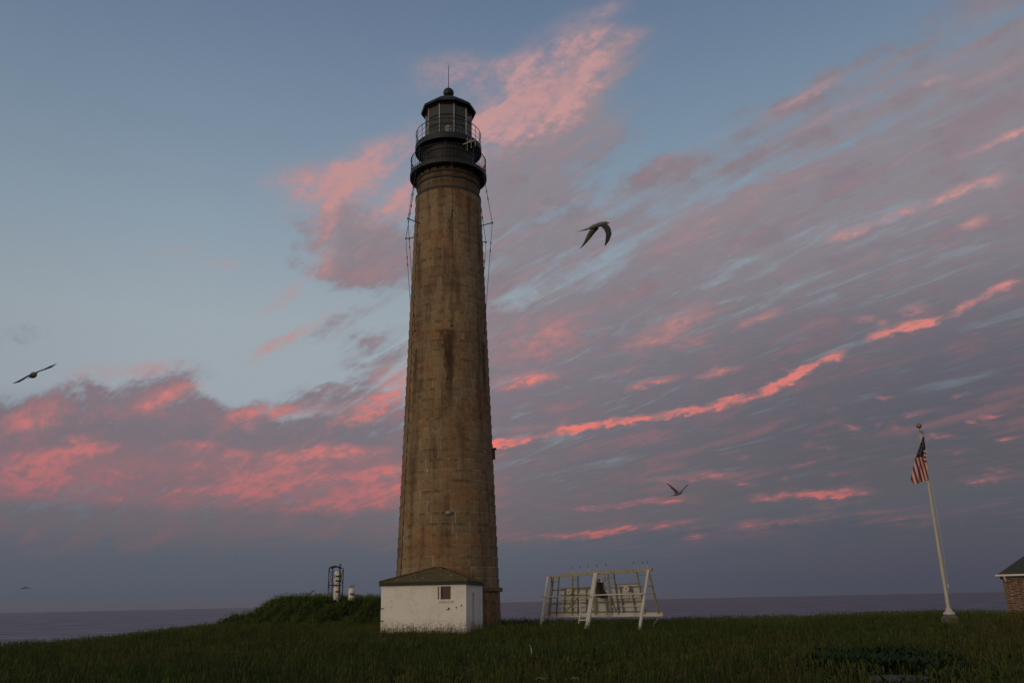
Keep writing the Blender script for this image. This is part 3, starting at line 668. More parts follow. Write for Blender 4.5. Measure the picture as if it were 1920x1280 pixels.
# ------------------------------------------------------------------ solar rack
def build_rack():
    TL, TR = at(1032, 1080, 52.0), at(1219, 1067, 47.3)
    BL, BR = at(1024, 1153, 53.0), at(1240, 1151, 48.4)
    z = (TL.z+TR.z)/2
    g = at(1110, 1165, 48.5)
    S = thing('solar_rack', 'weathered timber solar panel rack seen from behind on the grass', 'solar rack', (g.x, g.y, ground(g.x, g.y)))
    def Pn(u, t): return TL.lerp(TR, u).lerp(BL.lerp(BR, u), t)
    nrm = (TR-TL).cross(BL-TL).normalized()
    if nrm.y > 0: nrm = -nrm               # towards the camera
    ax = (TR-TL).normalized(); dn = (BL-TL).normalized()
    def legs(name, top, foot, w_, m_):
        foot = Vector(foot); foot.z = min(foot.z, ground(foot.x, foot.y)-.1)
        MB().beam(top, foot, w_, .09, up=nrm).build(name, m_, S)
    MB().beam(TL-ax*.12, TR+ax*.15, .12, .16).build('top_rail', WOODO, S)
    MB().beam(BL-ax*.1, BR+ax*.1, .1, .2).build('bottom_rail', WOODW, S)
    legs('leg', at(1028, 1080, 51.7), at(1013, 1163, 50.8), .15, WOODW)
    legs('leg', at(1117, 1074, 49.3), at(1099, 1170, 48.2), .27, WOODW)
    legs('leg', at(1216, 1068, 47.0), at(1198, 1180, 45.6), .14, WOODW)
    MB().beam(at(1238, 1152, 49.5), at(1215, 1182, 46.5)-Vector((0, 0, .1)), .08, .06).build('brace', WOODO, S)
    for u, w_ in ((.17, .05), (.38, .06), (.70, .06), (.80, .05)):
        MB().beam(Pn(u, .34)+nrm*.02, Pn(u, .96)+nrm*.02, w_, .05, up=nrm).build('batten', METALD, S)
    for u, w_, m_ in ((.03, .17, WOODO), (.10, .06, METALD), (.245, .07, WOODO), (.30, .06, METALD), (.46, .20, WOODO), (.56, .07, WOODW), (.60, .10, WOODO), (.66, .06, METALD), (.875, .08, WOODO), (.985, .10, WOODO)):
        MB().beam(Pn(u, .03)+nrm*.03, Pn(u, .99)+nrm*.03, w_, .06, up=nrm).build('rafter', m_, S)
    for t_, (u0, u1) in ((.14, (.03, .10)), (.55, (.0, .10)), (.7, (.02, .12)), (.12, (.245, .30)), (.12, (.56, .66)), (.1, (.875, .985)), (.36, (.87, 1)), (.53, (.87, 1)), (.7, (.86, 1)), (.87, (.86, 1))):
        MB().beam(Pn(u0, t_)+nrm*.085, Pn(u1, t_)+nrm*.085, .04, .045, up=nrm).build('rung', METALD, S)
    for t_, (u0, u1) in ((.60, (.12, .45)), (.78, (.12, .45)), (.60, (.58, .88)), (.80, (.58, .88)), (.44, (.47, .6)), (.48, (.3, .45)), (.2, (.46, .56))):
        MB().beam(Pn(u0, t_)+nrm*.005, Pn(u1, t_)+nrm*.005, .07, .04, up=nrm).build('slat', WOODW, S)
    for t_ in (.36, .70, .93):
        MB().beam(Pn(.02, t_)-nrm*.035, Pn(.99, t_)-nrm*.035, .06, .05, up=nrm).build('purlin', METALD, S)
    # panel backs
    for (u0, u1, t0, t1) in ((.115, .43, .33, .50), (.13, .43, .515, .93), (.36, .44, .33, .9), (.62, .87, .30, .52), (.60, .875, .535, .93), (.47, .59, .56, .93)):
        mb = MB(); c4 = [Pn(u0, t0), Pn(u1, t0), Pn(u1, t1), Pn(u0, t1)]; k = -nrm*.09
        mb.add([p+k for p in c4]+[p+k-nrm*.04 for p in c4], [(0, 1, 2, 3), (7, 6, 5, 4), (0, 4, 5, 1), (1, 5, 6, 2), (2, 6, 7, 3), (3, 7, 4, 0)])
        for (a0, a1) in ((c4[0], c4[1]), (c4[3], c4[2])): mb.beam(a0-nrm*.07, a1-nrm*.07, .05, .03, up=nrm, mi=1)
        mb.build('solar_panel', [PANELB, METALD], S)
    for (u, t_, sx, sz) in ((.225, .40, .30, .26), (.535, .16, .32, .22), (.77, .38, .30, .26)):
        p = Pn(u, t_)+nrm*.1; R = Matrix((ax, -nrm, ax.cross(-nrm))).transposed()
        jb = MB().box(p, (sx, .16, sz), rot=R); 
        bx = jb.build('junction_box', WHITEP, S)
        MB().lathe([(.035, -.02), (.035, .03)], 10, p+nrm*.09+ax*.02).box(p+nrm*.082, (.07, .01, .07), rot=R).build('knockout', BATT, bx)
        w_ = MB(); w_.tube([p-ax*-.1+Vector((0, 0, -sz/2)), p+ax*.13+Vector((0, 0, -.35)), p+ax*.1+Vector((0, 0, -.6)), p-ax*.05+Vector((0, 0, -.75))], .013, 5); w_.build('cable', BATT, bx)
    p = Pn(.52, .38)+nrm*.05; R = Matrix((ax, -nrm, ax.cross(-nrm))).transposed()
    MB().box(p, (.56, .24, .86), rot=R).box(p+Vector((0, 0, .45)), (.62, .3, .05), rot=R).build('battery_box', BATT, S)
    # tie rails in front, from leg to leg
    MB().beam(at(1016, 1118, 51.1), at(1108, 1118, 48.7), .05, .06).build('tie_rail', WOODO, S)
    MB().beam(at(1108, 1115, 48.6), at(1207, 1112, 46.3), .05, .06).build('tie_rail', WOODW, S)
    MB().beam(at(1146, 1116, 47.7), at(1155, 1146, 50.2), .06, .05).build('strut', WOODW, S)
    MB().beam(at(1084, 1119, 49.3), at(1057, 1150, 51), .045, .045).build('strut', WOODO, S)
    # short step ladder left of the middle leg
    ld_ = MB(); ld_.beam(at(1087, 1117, 49.2), at(1087.5, 1149, 49.2), .05, .05); ld_.beam(at(1089, 1148, 49.2), at(1085, 1168, 48.9), .06, .05); ld_.beam(at(1086, 1162, 49), at(1098, 1161.5, 48.5), .05, .07); ld_.beam(at(1088, 1150, 49.1), at(1101, 1150, 48.6), .05, .07)
    ld_.build('step_ladder', WOODW, S)
    # bird spikes: white rods with dark tips
    for x, y0, y1 in ((1073, 1075, 1061), (1088, 1074, 1060), (1104, 1072, 1058), (1119, 1071, 1057), (1137, 1070, 1056), (1189, 1067, 1052), (1206, 1066, 1051), (1214, 1065, 1051)):
        D = 52.0+(x-1032)/(1219-1032)*(47.3-52.0); ln = random.uniform(-1.5, 1)
        a_, b_ = at(x, y0, D), at(x+ln, y1, D); m_ = a_.lerp(b_, .6)
        MB().tube([a_, m_], .012, 5, 0).tube([m_, b_], .016, 5, 1).build('bird_spike', [WOODW, BATT], S)
build_rack()

# ------------------------------------------------------------------ fog signal drums on the mound
def drum(name, base, h, dia, label, cat='signal drum', slots=((.72, 3),), top_bits=False):
    T = thing(name, label, cat, base)
    r = dia/2
    MB().lathe([(r*.96, .10), (r, .13), (r, h*.70), (r*1.05, h*.71), (r*1.05, h*.75), (r*.98, h*.76), (r*.98, h*.92), (r*.8, h*.99), (r*.3, h)], 28, base).build('drum', WHITEB, T, True)
    ft = MB()
    for k in range(3): ft.box(Vector(base)+Vector((r*.62*math.cos(k*2.1-.9), r*.62*math.sin(k*2.1-.9), .03)), (.13, .13, .2), k*2.1-.9)
    for k in range(3): ft.build('foot', WHITEB, T); break
    toward = math.atan2(-base[1], -base[0])
    for fz, n in slots:
        for k in range(n):
            a_ = toward + (k-(n-1)/2)*.62+.2
            MB().box(Vector(base)+Vector((r*1.0*math.cos(a_), r*1.0*math.sin(a_), h*fz)), (.03, .14, .11), a_).build('slot', BATT, T)
    if top_bits:
        tb = MB(); b_ = Vector(base)+Vector((0, 0, h))
        tb.tube([b_+Vector((-.12, 0, -.03)), b_+Vector((-.12, 0, .10)), b_+Vector((.1, 0, .10))], .025, 6); tb.tube([b_+Vector((.12, 0, -.05)), b_+Vector((.16, 0, .28))], .018, 6); tb.tube([b_+Vector((-.02, 0, .08)), b_+Vector((-.04, 0, .24))], .015, 6)
        tb.build('top_fitting', BATT, T)
    return T
def build_drums():
    D = 61.5
    b0 = at(629.5, 1127, D); b0.z = ground(b0.x, b0.y)+.05
    z_top = at(629.5, 1066, D).z
    bz = at(629.5, 1126, D).z
    b0.z = bz
    b1z = at(630, 1095.5, D).z
    # frame first
    F = thing('drum_frame', 'dark braced steel frame holding two stacked white drums on the mound', 'steel frame', (b0.x, b0.y, ground(b0.x, b0.y)))
    xl, xr = at(616.5, 1118, D).x-b0.x, at(638, 1118, D).x-b0.x
    zb = min(ground(b0.x, b0.y), bz)-.2; zt = at(616.5, 1065, D).z
    yo = .38
    posts = [(xl, -yo), (xr, -yo), (xl+.1, yo), (xr+.08, yo)]
    for i, (x, y) in enumerate(posts):
        top = zt+(.28 if i == 1 else 0)
        MB().tube([(b0.x+x, b0.y+y, zb), (b0.x+x, b0.y+y, top)], .03 if i != 1 else .045, 6).build('post', DARKROD, F)
    br = MB()
    def X(p, q, z0, z1): br.tube([(b0.x+p[0], b0.y+p[1], z0), (b0.x+q[0], b0.y+q[1], z1)], .013, 5)
    for (p, q) in ((posts[0], posts[1]), (posts[2], posts[3]), (posts[0], posts[2]), (posts[1], posts[3])):
        X(p, q, b1z, zt-.05); X(p, q, zt-.05, b1z+.03); X(p, q, b1z-.05, bz+.05); 
    br.build('cross_brace', DARKROD, F)
    sh = MB(); sh.box((b0.x+(xl+xr)/2, b0.y, b1z-.03), (xr-xl, 2*yo, .07)); sh.build('shelf', DARKROD, F)
    tp = MB(); n = 20
    arc = [(b0.x+xl+(xr-xl)*k/12, b0.y-yo, zt+.12*math.sin(PI*k/12)) for k in range(13)]
    MB().tube(arc, .05, 6).build('top_hoop', DARKROD, F); MB().tube([(p[0], b0.y+yo, p[2]) for p in arc], .05, 6).build('top_hoop', DARKROD, F)
    drum('signal_drum', (b0.x+.05, b0.y, bz-.02), b1z-bz-.06, .47, 'white metal drum on the mound, lower of the two in the steel frame', slots=((.62, 2),))
    drum('signal_drum', (b0.x+.09, b0.y, b1z+.012), zt-b1z-.2, .47, 'white metal drum up on the shelf of the steel frame', slots=((.60, 3), (.26, 3)))
    b2 = at(658.5, 1126, D); b2.z -= .05
    drum('signal_drum', tuple(b2), at(658.5, 1102, D).z-b2.z, .46, 'white metal drum standing alone on the mound right of the steel frame', slots=((.56, 2),), top_bits=True)
build_drums()

# ------------------------------------------------------------------ flagpole and flag
FD = 45.0
def build_flagpole():
    b0 = at(1780, 1150, FD); top = at(1727.5, 806, FD); b0.z = ground(b0.x, b0.y)+.02 if abs(ground(b0.x, b0.y)-b0.z) < .35 else b0.z
    T = thing('flagpole', 'tall pale flagpole with ball finial on a concrete foot', 'flagpole', (b0.x, b0.y, ground(b0.x, b0.y)))
    H = top.z; z0 = b0.z
    MB().tube([(b0.x, b0.y, z0), (b0.x, b0.y, z0+2.4), (b0.x, b0.y, H-.15)], [.088, .082, .045], 14).build('pole', POLEM, T, True)
    ft = MB().lathe([(.38, z0-.5), (.37, z0-.2), (.28, z0-.08), (.2, z0-.02)], 12, (b0.x, b0.y, 0)); ft.build('concrete_foot', CONC, T)
    MB().lathe([(.26, z0-.02), (.24, z0+.06), (.15, z0+.12), (.12, z0+.22), (.105, z0+.24)], 16, (b0.x, b0.y, 0)).build('flange', POLEM, T, True)
    tr = MB().tube([(b0.x, b0.y, H-.18), (b0.x, b0.y, H+.12)], .028, 8); tr.box((b0.x+.07, b0.y, H-.10), (.16, .07, .14)); tr.build('truck', METALD, T)
    MB().lathe([(.02, -.125)]+[(.125*math.sin(PI*k/12), -.125*math.cos(PI*k/12)) for k in range(1, 12)]+[(.01, .125)], 18, (b0.x, b0.y, H+.22)).build('finial_ball', BRASSY, T, True)
    hl = MB(); hl.tube([(b0.x+.16, b0.y-.02, H-.1), (b0.x+.17, b0.y-.03, z0+4.5), (b0.x+.14, b0.y-.04, z0+1.2)], .008, 5); hl.box((b0.x+.12, b0.y-.05, z0+1.2), (.05, .05, .16)); hl.build('halyard', WOODW, T)
    return b0
POLE = build_flagpole()
def build_flag():
    # flag outline in zoomed pixels (8.54 per photo pixel, origin 1690,780): hoist on the pole, fly hanging down on the bias
    Dz = FD-.12
    def px(zx, zy): return 1690+zx/8.54, 780+zy/8.54
    red = weathered('flag_red', (.26, .012, .018), (.2, .01, .014), .4, 6, .85, streak=False, bump=.05); wht = weathered('flag_white', (.55, .5, .46), (.45, .4, .37), .4, 6, .85, streak=False, bump=.05); blu = weathered('flag_navy', (.010, .012, .035), (.008, .009, .022), .4, 6, .85, streak=False, bump=.05)
    mb = MB()
    left = [(352, 318), (300, 460), (225, 668), (200, 760), (172, 890), (148, 1005)]
    right = [(362, 318), (378, 440), (400, 640), (412, 750), (424, 880), (436, 1000)]
    NU, NV = 56, 84
    def interp(L_, s): k = s*(len(L_)-1); i = min(int(k), len(L_)-2); f = k-i; return L_[i][0]*(1-f)+L_[i+1][0]*f, L_[i][1]*(1-f)+L_[i+1][1]*f
    grid = {}; zc = {}
    for j in range(NV+1):
        for i in range(NU+1):
            s = j/NV; q = i/NU
            (lx, ly), (rx, ry) = interp(left, s), interp(right, s)
            zx = lx+(rx-lx)*q; zy = ly+(ry-ly)*q
            bot = (s**3)*(120*(1-q)*min(1, q/.22) if q < .22 else 120*(1-q)*1.0 + 8*(q-.22))
            zy += bot
            zc[i, j] = (zx, zy)
            ripple = .10*math.sin(q*9+s*2.0)*min(1, s*2.5)*(1-.5*q) + .04*math.sin(q*21-s*4)*s - .10*s*(1-q)
            grid[i, j] = at(*px(zx, zy), Dz+ripple)
    def colour(zx, zy):
        if zx > 356+.0*zy and 540 < zy < 745 and zx > 352+(zy-540)*.06:
            return 1 if int((zy-540)/33) % 2 == 0 else 0
        lim = 668-(zx-225)*.16
        if zy < lim and zx < 386: return 2
        s = zx - .285*(zy-1000)
        k = (s-150)/37 if s < 330 else (330-150)/37+(s-330)/28
        return 0 if int(k+20) % 2 == 0 else 1
    vid = {}; vs = []
    for k_, v in grid.items(): vid[k_] = len(vs); vs.append(v)
    mb.v = [tuple(v) for v in vs]
    for j in range(NV):
        for i in range(NU):
            cx = (zc[i, j][0]+zc[i+1, j+1][0])/2; cy = (zc[i, j][1]+zc[i+1, j+1][1])/2
            mb.f.append((vid[i, j], vid[i+1, j], vid[i+1, j+1], vid[i, j+1])); mb.m.append(colour(cx, cy))
    # stars
    for r_ in range(9):
        for c_ in range(5):
            zx = 365-r_*30*.36 - c_*32*.95 + 16*(r_ % 2); zy = 395+r_*31 - c_*11
            (lx, _), (rx, _) = interp(left, max(0, (zy-318)/690)), interp(right, max(0, (zy-318)/690))
            if zx < lx+10 or zx > 372 or zy > 650-(zx-225)*.16 or zy < 380: continue
            q = (zx-lx)/(rx-lx); s = (zy-318)/690
            rp = .10*math.sin(q*9+s*2.0)*min(1, s*2.5)*(1-.5*q)+.04*math.sin(q*21-s*4)*s-.10*s*(1-q)
            pts = []
            for k in range(10):
                R_ = 8.0 if k % 2 == 0 else 3.6; a_ = -PI/2+k*PI/5
                pts.append(at(*px(zx+R_*math.cos(a_), zy+R_*math.sin(a_)), Dz+rp-.03))
            mb.add(pts, [tuple(range(10))], 1)
    o = mb.build('national_flag', [red, wht, blu], None, True, loc=tuple(at(*px(358, 318), Dz)))
    tag(o, 'limp striped flag with starred navy canton hanging from the flagpole', 'flag')
build_flag()

# ------------------------------------------------------------------ brick house at the right edge
def build_house():
    D = 74.0
    c0 = at(1880, 1085, D); ev = at(1872, 1078, D).z
    g = ground(c0.x, c0.y); base = min(g, 1.0)-.6
    H = thing('brick_house', 'low red brick house with dark hip roof and white gutter', 'house', (c0.x, c0.y, g))
    yaw = math.radians(-28.5); rt = Vector((math.cos(yaw), math.sin(yaw), 0)); bk = Vector((-rt.y, rt.x, 0)); rot = Matrix((rt, bk, Vector((0, 0, 1)))).transposed()
    W_, DP = 9.0, 7.5
    def W(a_, b_, z): return Vector((c0.x, c0.y, 0))+rt*a_+bk*b_+Vector((0, 0, z))
    m, t, b = material('rough_brick'); co = obj_coords(t)
    s_ = t.new('ShaderNodeSeparateXYZ'); t.put(s_.inputs[0], co); cr = t.new('ShaderNodeCombineXYZ'); t.put(cr.inputs[0], t.math('ADD', s_.outputs[0], s_.outputs[1])); t.put(cr.inputs[1], s_.outputs[2])
    br = t.new('ShaderNodeTexBrick'); t.put(br.inputs['Vector'], cr.outputs[0]); br.inputs['Scale'].default_value = 1; br.inputs['Brick Width'].default_value = .34; br.inputs['Row Height'].default_value = .12; br.inputs['Mortar Size'].default_value = .014; br.inputs['Bias'].default_value = -.1
    br.inputs['Color1'].default_value = (.14, .06, .042, 1); br.inputs['Color2'].default_value = (.065, .032, .026, 1); br.inputs['Mortar'].default_value = (.26, .2, .155, 1)
    n = t.noise(t.mapping(co, scale=(4, 4, 12)), 1, 3, .7)
    c = t.mix(t.mrange(n, .52, .66, 0, .8), br.outputs[0], (.36, .29, .23))
    t.put(b.inputs['Base Color'], c); b.inputs['Roughness'].default_value = .9; t.put(b.inputs['Normal'], t.bump(br.outputs['Fac'], -.4, .02))
    MB().box(W(W_/2, DP/2, (base+ev-.2)/2), (W_, DP, ev-.2-base), rot=rot).build('wall', m, H)
    rm = weathered('house_shingles', (.05, .052, .04), (.085, .08, .05), .7, 1.2, .9, bump=.6)
    ov = .38; rise = 2.9
    vs = [W(-ov, -ov, ev), W(W_+ov, -ov, ev), W(W_+ov, DP+ov, ev), W(-ov, DP+ov, ev), W(DP/2+.2, DP/2, ev+rise), W(W_-DP/2, DP/2, ev+rise)]
    roof = MB().add(vs, [(0, 1, 5, 4), (1, 2, 5), (2, 3, 4, 5), (3, 0, 4), (3, 2, 1, 0)]).build('roof', rm, H)
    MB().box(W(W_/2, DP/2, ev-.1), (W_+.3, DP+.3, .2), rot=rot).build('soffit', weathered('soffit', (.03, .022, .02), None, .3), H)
    gt = MB().box(W(W_/2, -ov-.05, ev-.01), (W_+2*ov+.1, .1, .12), rot=rot); gt.build('gutter', GUTTER, roof)
    MB().beam(W(.12, -ov-.02, ev-.07), W(.2, -.2, ev-.42), .09, .09).build('downpipe', GUTTER, roof)
build_house()

# ------------------------------------------------------------------ seabirds
def bird_mats():
    g = weathered('plumage_grey', (.17, .175, .17), (.11, .11, .11), .4, 12, .8, streak=False, bump=.1)
    d = weathered('plumage_dark', (.035, .038, .04), (.02, .02, .021), .4, 12, .8, streak=False, bump=.1)
    w = weathered('plumage_white', (.5, .5, .47), (.4, .4, .37), .3, 12, .8, streak=False, bump=.1)
    return g, d, w
BG, BDK, BW = bird_mats()
def bird(label, D, body, wings, r, tail=None, dark=False, wing_mats=(None, None)):
    """body: photo points bill -> tail; wings: list of (points root->tip, chords px, depth offsets m)"""
    k = D/FPX
    P = [at(x, y, D) for x, y in body]
    o = thing('seabird', label, 'bird', tuple(P[len(P)//2]), 'seabirds in flight')
    n = 16; pts = []; rad = []
    for i in range(n+1):
        s = i/n*(len(P)-1); a_ = min(int(s), len(P)-2); pts.append(P[a_].lerp(P[a_+1], s-a_))
        f = i/n; rr = (math.sin(PI*min(1, f/.9))**.6)*(.55+.45*math.sin(PI*min(1, f*1.05)))
        if f < .10: rr = .10+f*3
        if f > .72: rr *= max(.12, 1-(f-.72)*3.2)
        rad.append(max(.06, rr)*r*k)
    MB().tube(pts, rad, 10).build('body', BDK if dark else BG, o, True)
    if tail:
        tb = MB()
        for (x0, y0, x1, y1, w_) in tail:
            a_, b_ = at(x0, y0, D), at(x1, y1, D); tb.tube([a_, a_.lerp(b_, .5), b_], [w_*k, w_*.6*k, .12*k], 6)
        tb.build('tail', BDK if dark else BG, o, True)
    for (wp, ch, dep), wm in zip(wings, wing_mats):
        n = 14; mb = MB(); vs = []
        for i in range(n+1):
            s = i/n*(len(wp)-1); a_ = min(int(s), len(wp)-2); f = s-a_
            x = wp[a_][0]*(1-f)+wp[a_+1][0]*f; y = wp[a_][1]*(1-f)+wp[a_+1][1]*f; c = ch[a_]*(1-f)+ch[a_+1]*f
            dz = dep[a_]*(1-f)+dep[a_+1]*f; dx, dy = wp[a_+1][0]-wp[a_][0], wp[a_+1][1]-wp[a_][1]; L = math.hypot(dx, dy); nx, ny = -dy/L, dx/L
            th = .35*k*(1-.8*i/n)+.002
            lead = at(x+nx*c*.5, y+ny*c*.5, D+dz); trail = at(x-nx*c*.5, y-ny*c*.5, D+dz+.02); mid = at(x+nx*c*.12, y+ny*c*.12, D+dz)
            dv = (mid-Vector((0, 0, EYE))).normalized()*th
            vs += [lead, mid-dv, trail, mid+dv]
        fs = []
        for i in range(n):
            for q in range(4): fs.append((i*4+q, i*4+(q+1) % 4, i*4+4+(q+1) % 4, i*4+4+q))
        fs += [(0, 1, 2, 3), (n*4+3, n*4+2, n*4+1, n*4)]
        mb.add(vs, fs).build('wing', wm or (BDK if dark else BG), o, True)
    return o
bird('large tern in mid air right of the lighthouse with both wings swept down', 12, [(1143, 418), (1136, 418), (1126, 420.5), (1113, 425), (1103, 429), (1098, 430.5)],
     [([(1129, 421.5), (1138, 427), (1141.5, 438), (1139, 450), (1134, 461.5)], [8, 12.5, 11, 7.5, 1], [-.02, -.1, -.16, -.2, -.22]),
      ([(1119, 424.5), (1111, 433), (1104, 444), (1097, 455), (1088, 466)], [11, 11.5, 9, 5, .9], [.02, .1, .18, .24, .28])], 4.6, [(1104, 428, 1080, 435.5, 1.3), (1103, 430, 1089, 433.5, 1.1)], wing_mats=(BDK, BG))
bird('dark tern at the far left with long thin wings stretched in one slanting line', 15, [(69, 698), (67, 700), (64, 702), (60, 704.5), (56, 707), (53, 709.5)],
     [([(60, 702), (52, 705), (44, 710), (35, 715), (24, 718.5)], [3.4, 3, 3.4, 3.6, .8], [-.02, -.1, -.2, -.28, -.34]),
      ([(66, 699), (74, 695.5), (84, 692), (95, 687.5), (106, 682)], [3, 2.2, 2.6, 4, .8], [.02, .1, .2, .28, .34])], 5.2, [(57, 706, 52, 710.5, 1.1)], wing_mats=(BDK, BDK))
bird('small tern above the solar rack with one wing raised', 26, [(1280, 923), (1277, 923.5), (1273, 924.5), (1268, 926.5), (1263, 928), (1259, 929)],
     [([(1270, 925), (1266, 919), (1260, 914), (1255, 909), (1249, 905)], [7, 5.4, 4, 2.6, .5], [-.02, -.12, -.2, -.26, -.3]),
      ([(1274, 924), (1279, 919), (1284, 914), (1288, 910), (1291, 907.5)], [4, 2.6, 2.4, 2.4, .5], [.05, .25, .38, .5, .56])], 2.7, [(1262, 928, 1256, 930, .7)], wing_mats=(BG, BG))
bird('tiny dark bird gliding low over the sea at the left', 62, [(49.5, 1101), (48.5, 1101), (47, 1101), (45.8, 1101.3), (45, 1101.6)],
     [([(47, 1101), (44, 1101.7), (41, 1102.6), (38, 1103.6)], [1.8, 1.3, 1.1, .3], [0, -.1, -.2, -.3]), ([(47.5, 1101), (50.5, 1101.2), (54, 1102), (57.5, 1103.8)], [1.8, 1.3, 1.0, .3], [0, .1, .2, .3])], 1.1, None, True, (BDK, BDK))
bird('pale tern skimming the left slope of the mound beside the steel frame', 58, [(574, 1112.5), (575, 1112.5), (578, 1113), (582, 1113), (585, 1113)],
     [([(579, 1112.5), (583, 1110.5), (587, 1107.5), (591.5, 1104)], [2.2, 2.2, 3.0, .6], [0, .1, .2, .3]), ([(578, 1113), (576, 1115), (574, 1117), (572, 1119)], [2, 1.8, 1.4, .4], [0, -.1, -.2, -.3])], 1.7, None, False, (BG, BDK))

# ------------------------------------------------------------------ foreground slab, stake and flowers
def ground_hit(px, py):
    D = 6.0
    while D < 80:
        p = at(px, py, D)
        if p.z <= ground(p.x, p.y): return p
        D += .05
    return p
SLAB = ground_hit(1692, 1282)
def build_slab():
    mb = MB(); n = 22; r = random.Random(3); ring_ = []
    for k in range(n):
        a_ = 2*PI*k/n; ca, sa = math.cos(a_), math.sin(a_); q = 1/max(abs(ca)**3+abs(sa)**3, 1e-6)**(1/3)
        ring_.append((SLAB.x+.58*ca*q*r.uniform(.94, 1.03), SLAB.y+.62*sa*q*r.uniform(.94, 1.03)))
    vs = [(x, y, SLAB.z-.2) for x, y in ring_]+[(x, y, SLAB.z+.10) for x, y in ring_]+[(SLAB.x+(x-SLAB.x)*.95, SLAB.y+(y-SLAB.y)*.95, SLAB.z+.125) for x, y in ring_]
    fs = [(k, (k+1) % n, n+(k+1) % n, n+k) for k in range(n)]+[(n+k, n+(k+1) % n, 2*n+(k+1) % n, 2*n+k) for k in range(n)]+[tuple(2*n+k for k in range(n))]
    mb.add(vs, fs); o = mb.build('stone_slab', weathered('slab_stone', (.075, .07, .064), (.04, .036, .03), .7, 3, .9, bump=.4, streak=False), None, loc=tuple(SLAB)); tag(o, 'flat grey stone slab half sunk in the dark weeds at bottom right', 'slab')
build_slab()
def leafmat(name, a_, b_):
    m, t, b = material(name); c = t.mix(t.mrange(t.noise(obj_coords(t), 3, 3, .6), .4, .6, 0, 1), a_, b_); t.put(b.inputs['Base Color'], c); b.inputs['Roughness'].default_value = .8; b.inputs['Specular IOR Level'].default_value = .2; return m
STEM = leafmat('stem_green', (.05, .07, .022), (.07, .07, .03)); UMB = leafmat('umbel_cream', (.26, .26, .15), (.16, .18, .09)); THI = leafmat('thistle_pink', (.28, .03, .12), (.16, .02, .10)); DOCK = leafmat('dock_rust', (.075, .032, .012), (.05, .022, .010)); DSEED = leafmat('dark_seed', (.03, .02, .015), (.02, .018, .012))
stk = at(997, 1218, 26.5)
sb = MB(); stk.z = ground(stk.x, stk.y)
zt = at(996, 1208, 26.5).z
sb.tube([(stk.x, stk.y, stk.z-.1), (stk.x-.01, stk.y, zt-.12), (stk.x-.05, stk.y, zt)], [.014, .018, .012], 7); o = sb.build('marker_stake', POLEM, None, True, loc=tuple(stk)); tag(o, 'thin white marker stake alone in the middle of the grass', 'stake')
def plant_base(px, py, D):
    p = at(px, py, D); g = ground(p.x, p.y); return Vector((p.x, p.y, g)), p.z-g
def umbel(px, py, D, R_, label, full=True):
    b0, h = plant_base(px, py, D); h = max(h, .25); T = thing('umbel_plant', label, 'plant', tuple(b0), 'cream umbel flowers in the foreground')
    top = b0+Vector((0, 0, h)); r = random.Random(px)
    MB().tube([b0-Vector((0, 0, .05)), b0+Vector((.015, 0, h*.6)), top-Vector((0, 0, R_*.6))], [.009, .007, .005], 6).build('stem', STEM, T)
    hd = MB()
    for k in range(26):
        a_ = r.uniform(0, 2*PI); q = math.sqrt(r.random())*R_; p = top+Vector((q*math.cos(a_), q*math.sin(a_), -.25*q*q/R_))
        hd.tube([top-Vector((0, 0, R_*.6)), p], .0022, 4, 0)
        for _ in range(7):
            pp = p+Vector((r.uniform(-1, 1), r.uniform(-1, 1), r.uniform(-.3, .3)))*R_*.16
            hd.lathe([(.002, -.004), (R_*.05, 0), (.002, .006)], 6, pp, 1)
    hd.build('flower_head', [STEM, UMB], T)
    lf = MB()
    for k in range(5):
        a_ = r.uniform(0, 2*PI); d = Vector((math.cos(a_), math.sin(a_), .7)); s = b0+Vector((0, 0, h*r.uniform(.1, .5)))
        for q in range(5): 
            c_ = s+d*.045*q; sd = d.cross(Vector((0, 0, 1))).normalized()*.05*(1-q/6); lf.add([c_-sd, c_+d*.05, c_+sd, c_-d*.008], [(0, 1, 2, 3)])
    lf.build('leaf', STEM, T)
umbel(1016, 1274, 17.5, .12, 'cream umbel flower at the bottom edge, widest and farthest left of the pair')
umbel(1078, 1279, 17.2, .08, 'cream umbel flower just cut by the bottom edge, right of the widest one')
def thistle(px, py, D, label):
    b0, h = plant_base(px, py, D); h = max(h, .3); T = thing('thistle', label, 'plant', tuple(b0), 'pink thistles in the foreground'); top = b0+Vector((0, 0, h)); r = random.Random(px)
    MB().tube([b0-Vector((0, 0, .05)), b0+Vector((.01, 0, h*.5)), top-Vector((0, 0, .05))], [.009, .007, .006], 6).build('stem', STEM, T)
    MB().lathe([(.008, -.06), (.03, -.045), (.034, -.02), (.02, -.004)], 12, top).build('bud', STEM, T, True)
    hd = MB()
    for k in range(70):
        a_ = r.uniform(0, 2*PI); q = r.uniform(.1, 1); d = Vector((q*math.cos(a_), q*math.sin(a_), 1.1)).normalized(); hd.tube([top-Vector((0, 0, .01)), top+d*r.uniform(.04, .06)], [.004, .002], 4)
    hd.build('flower_head', THI, T)
    lf = MB()
    for k in range(9):
        a_ = k*2.4; d = Vector((math.cos(a_), math.sin(a_), .5)); s = b0+Vector((0, 0, h*(.1+.085*k))); sd = d.cross(Vector((0, 0, 1))).normalized()*.02
        lf.add([s-sd*.3, s+d*.08-sd, s+d*.17, s+d*.08+sd, s+sd*.3], [(0, 1, 2, 3, 4)])
    lf.build('leaf', STEM, T)
thistle(1183, 1274, 17.0, 'bright pink thistle head at the bottom edge, nearer the umbels')
thistle(1270, 1271, 17.3, 'darker pink thistle head at the bottom edge, farther right')
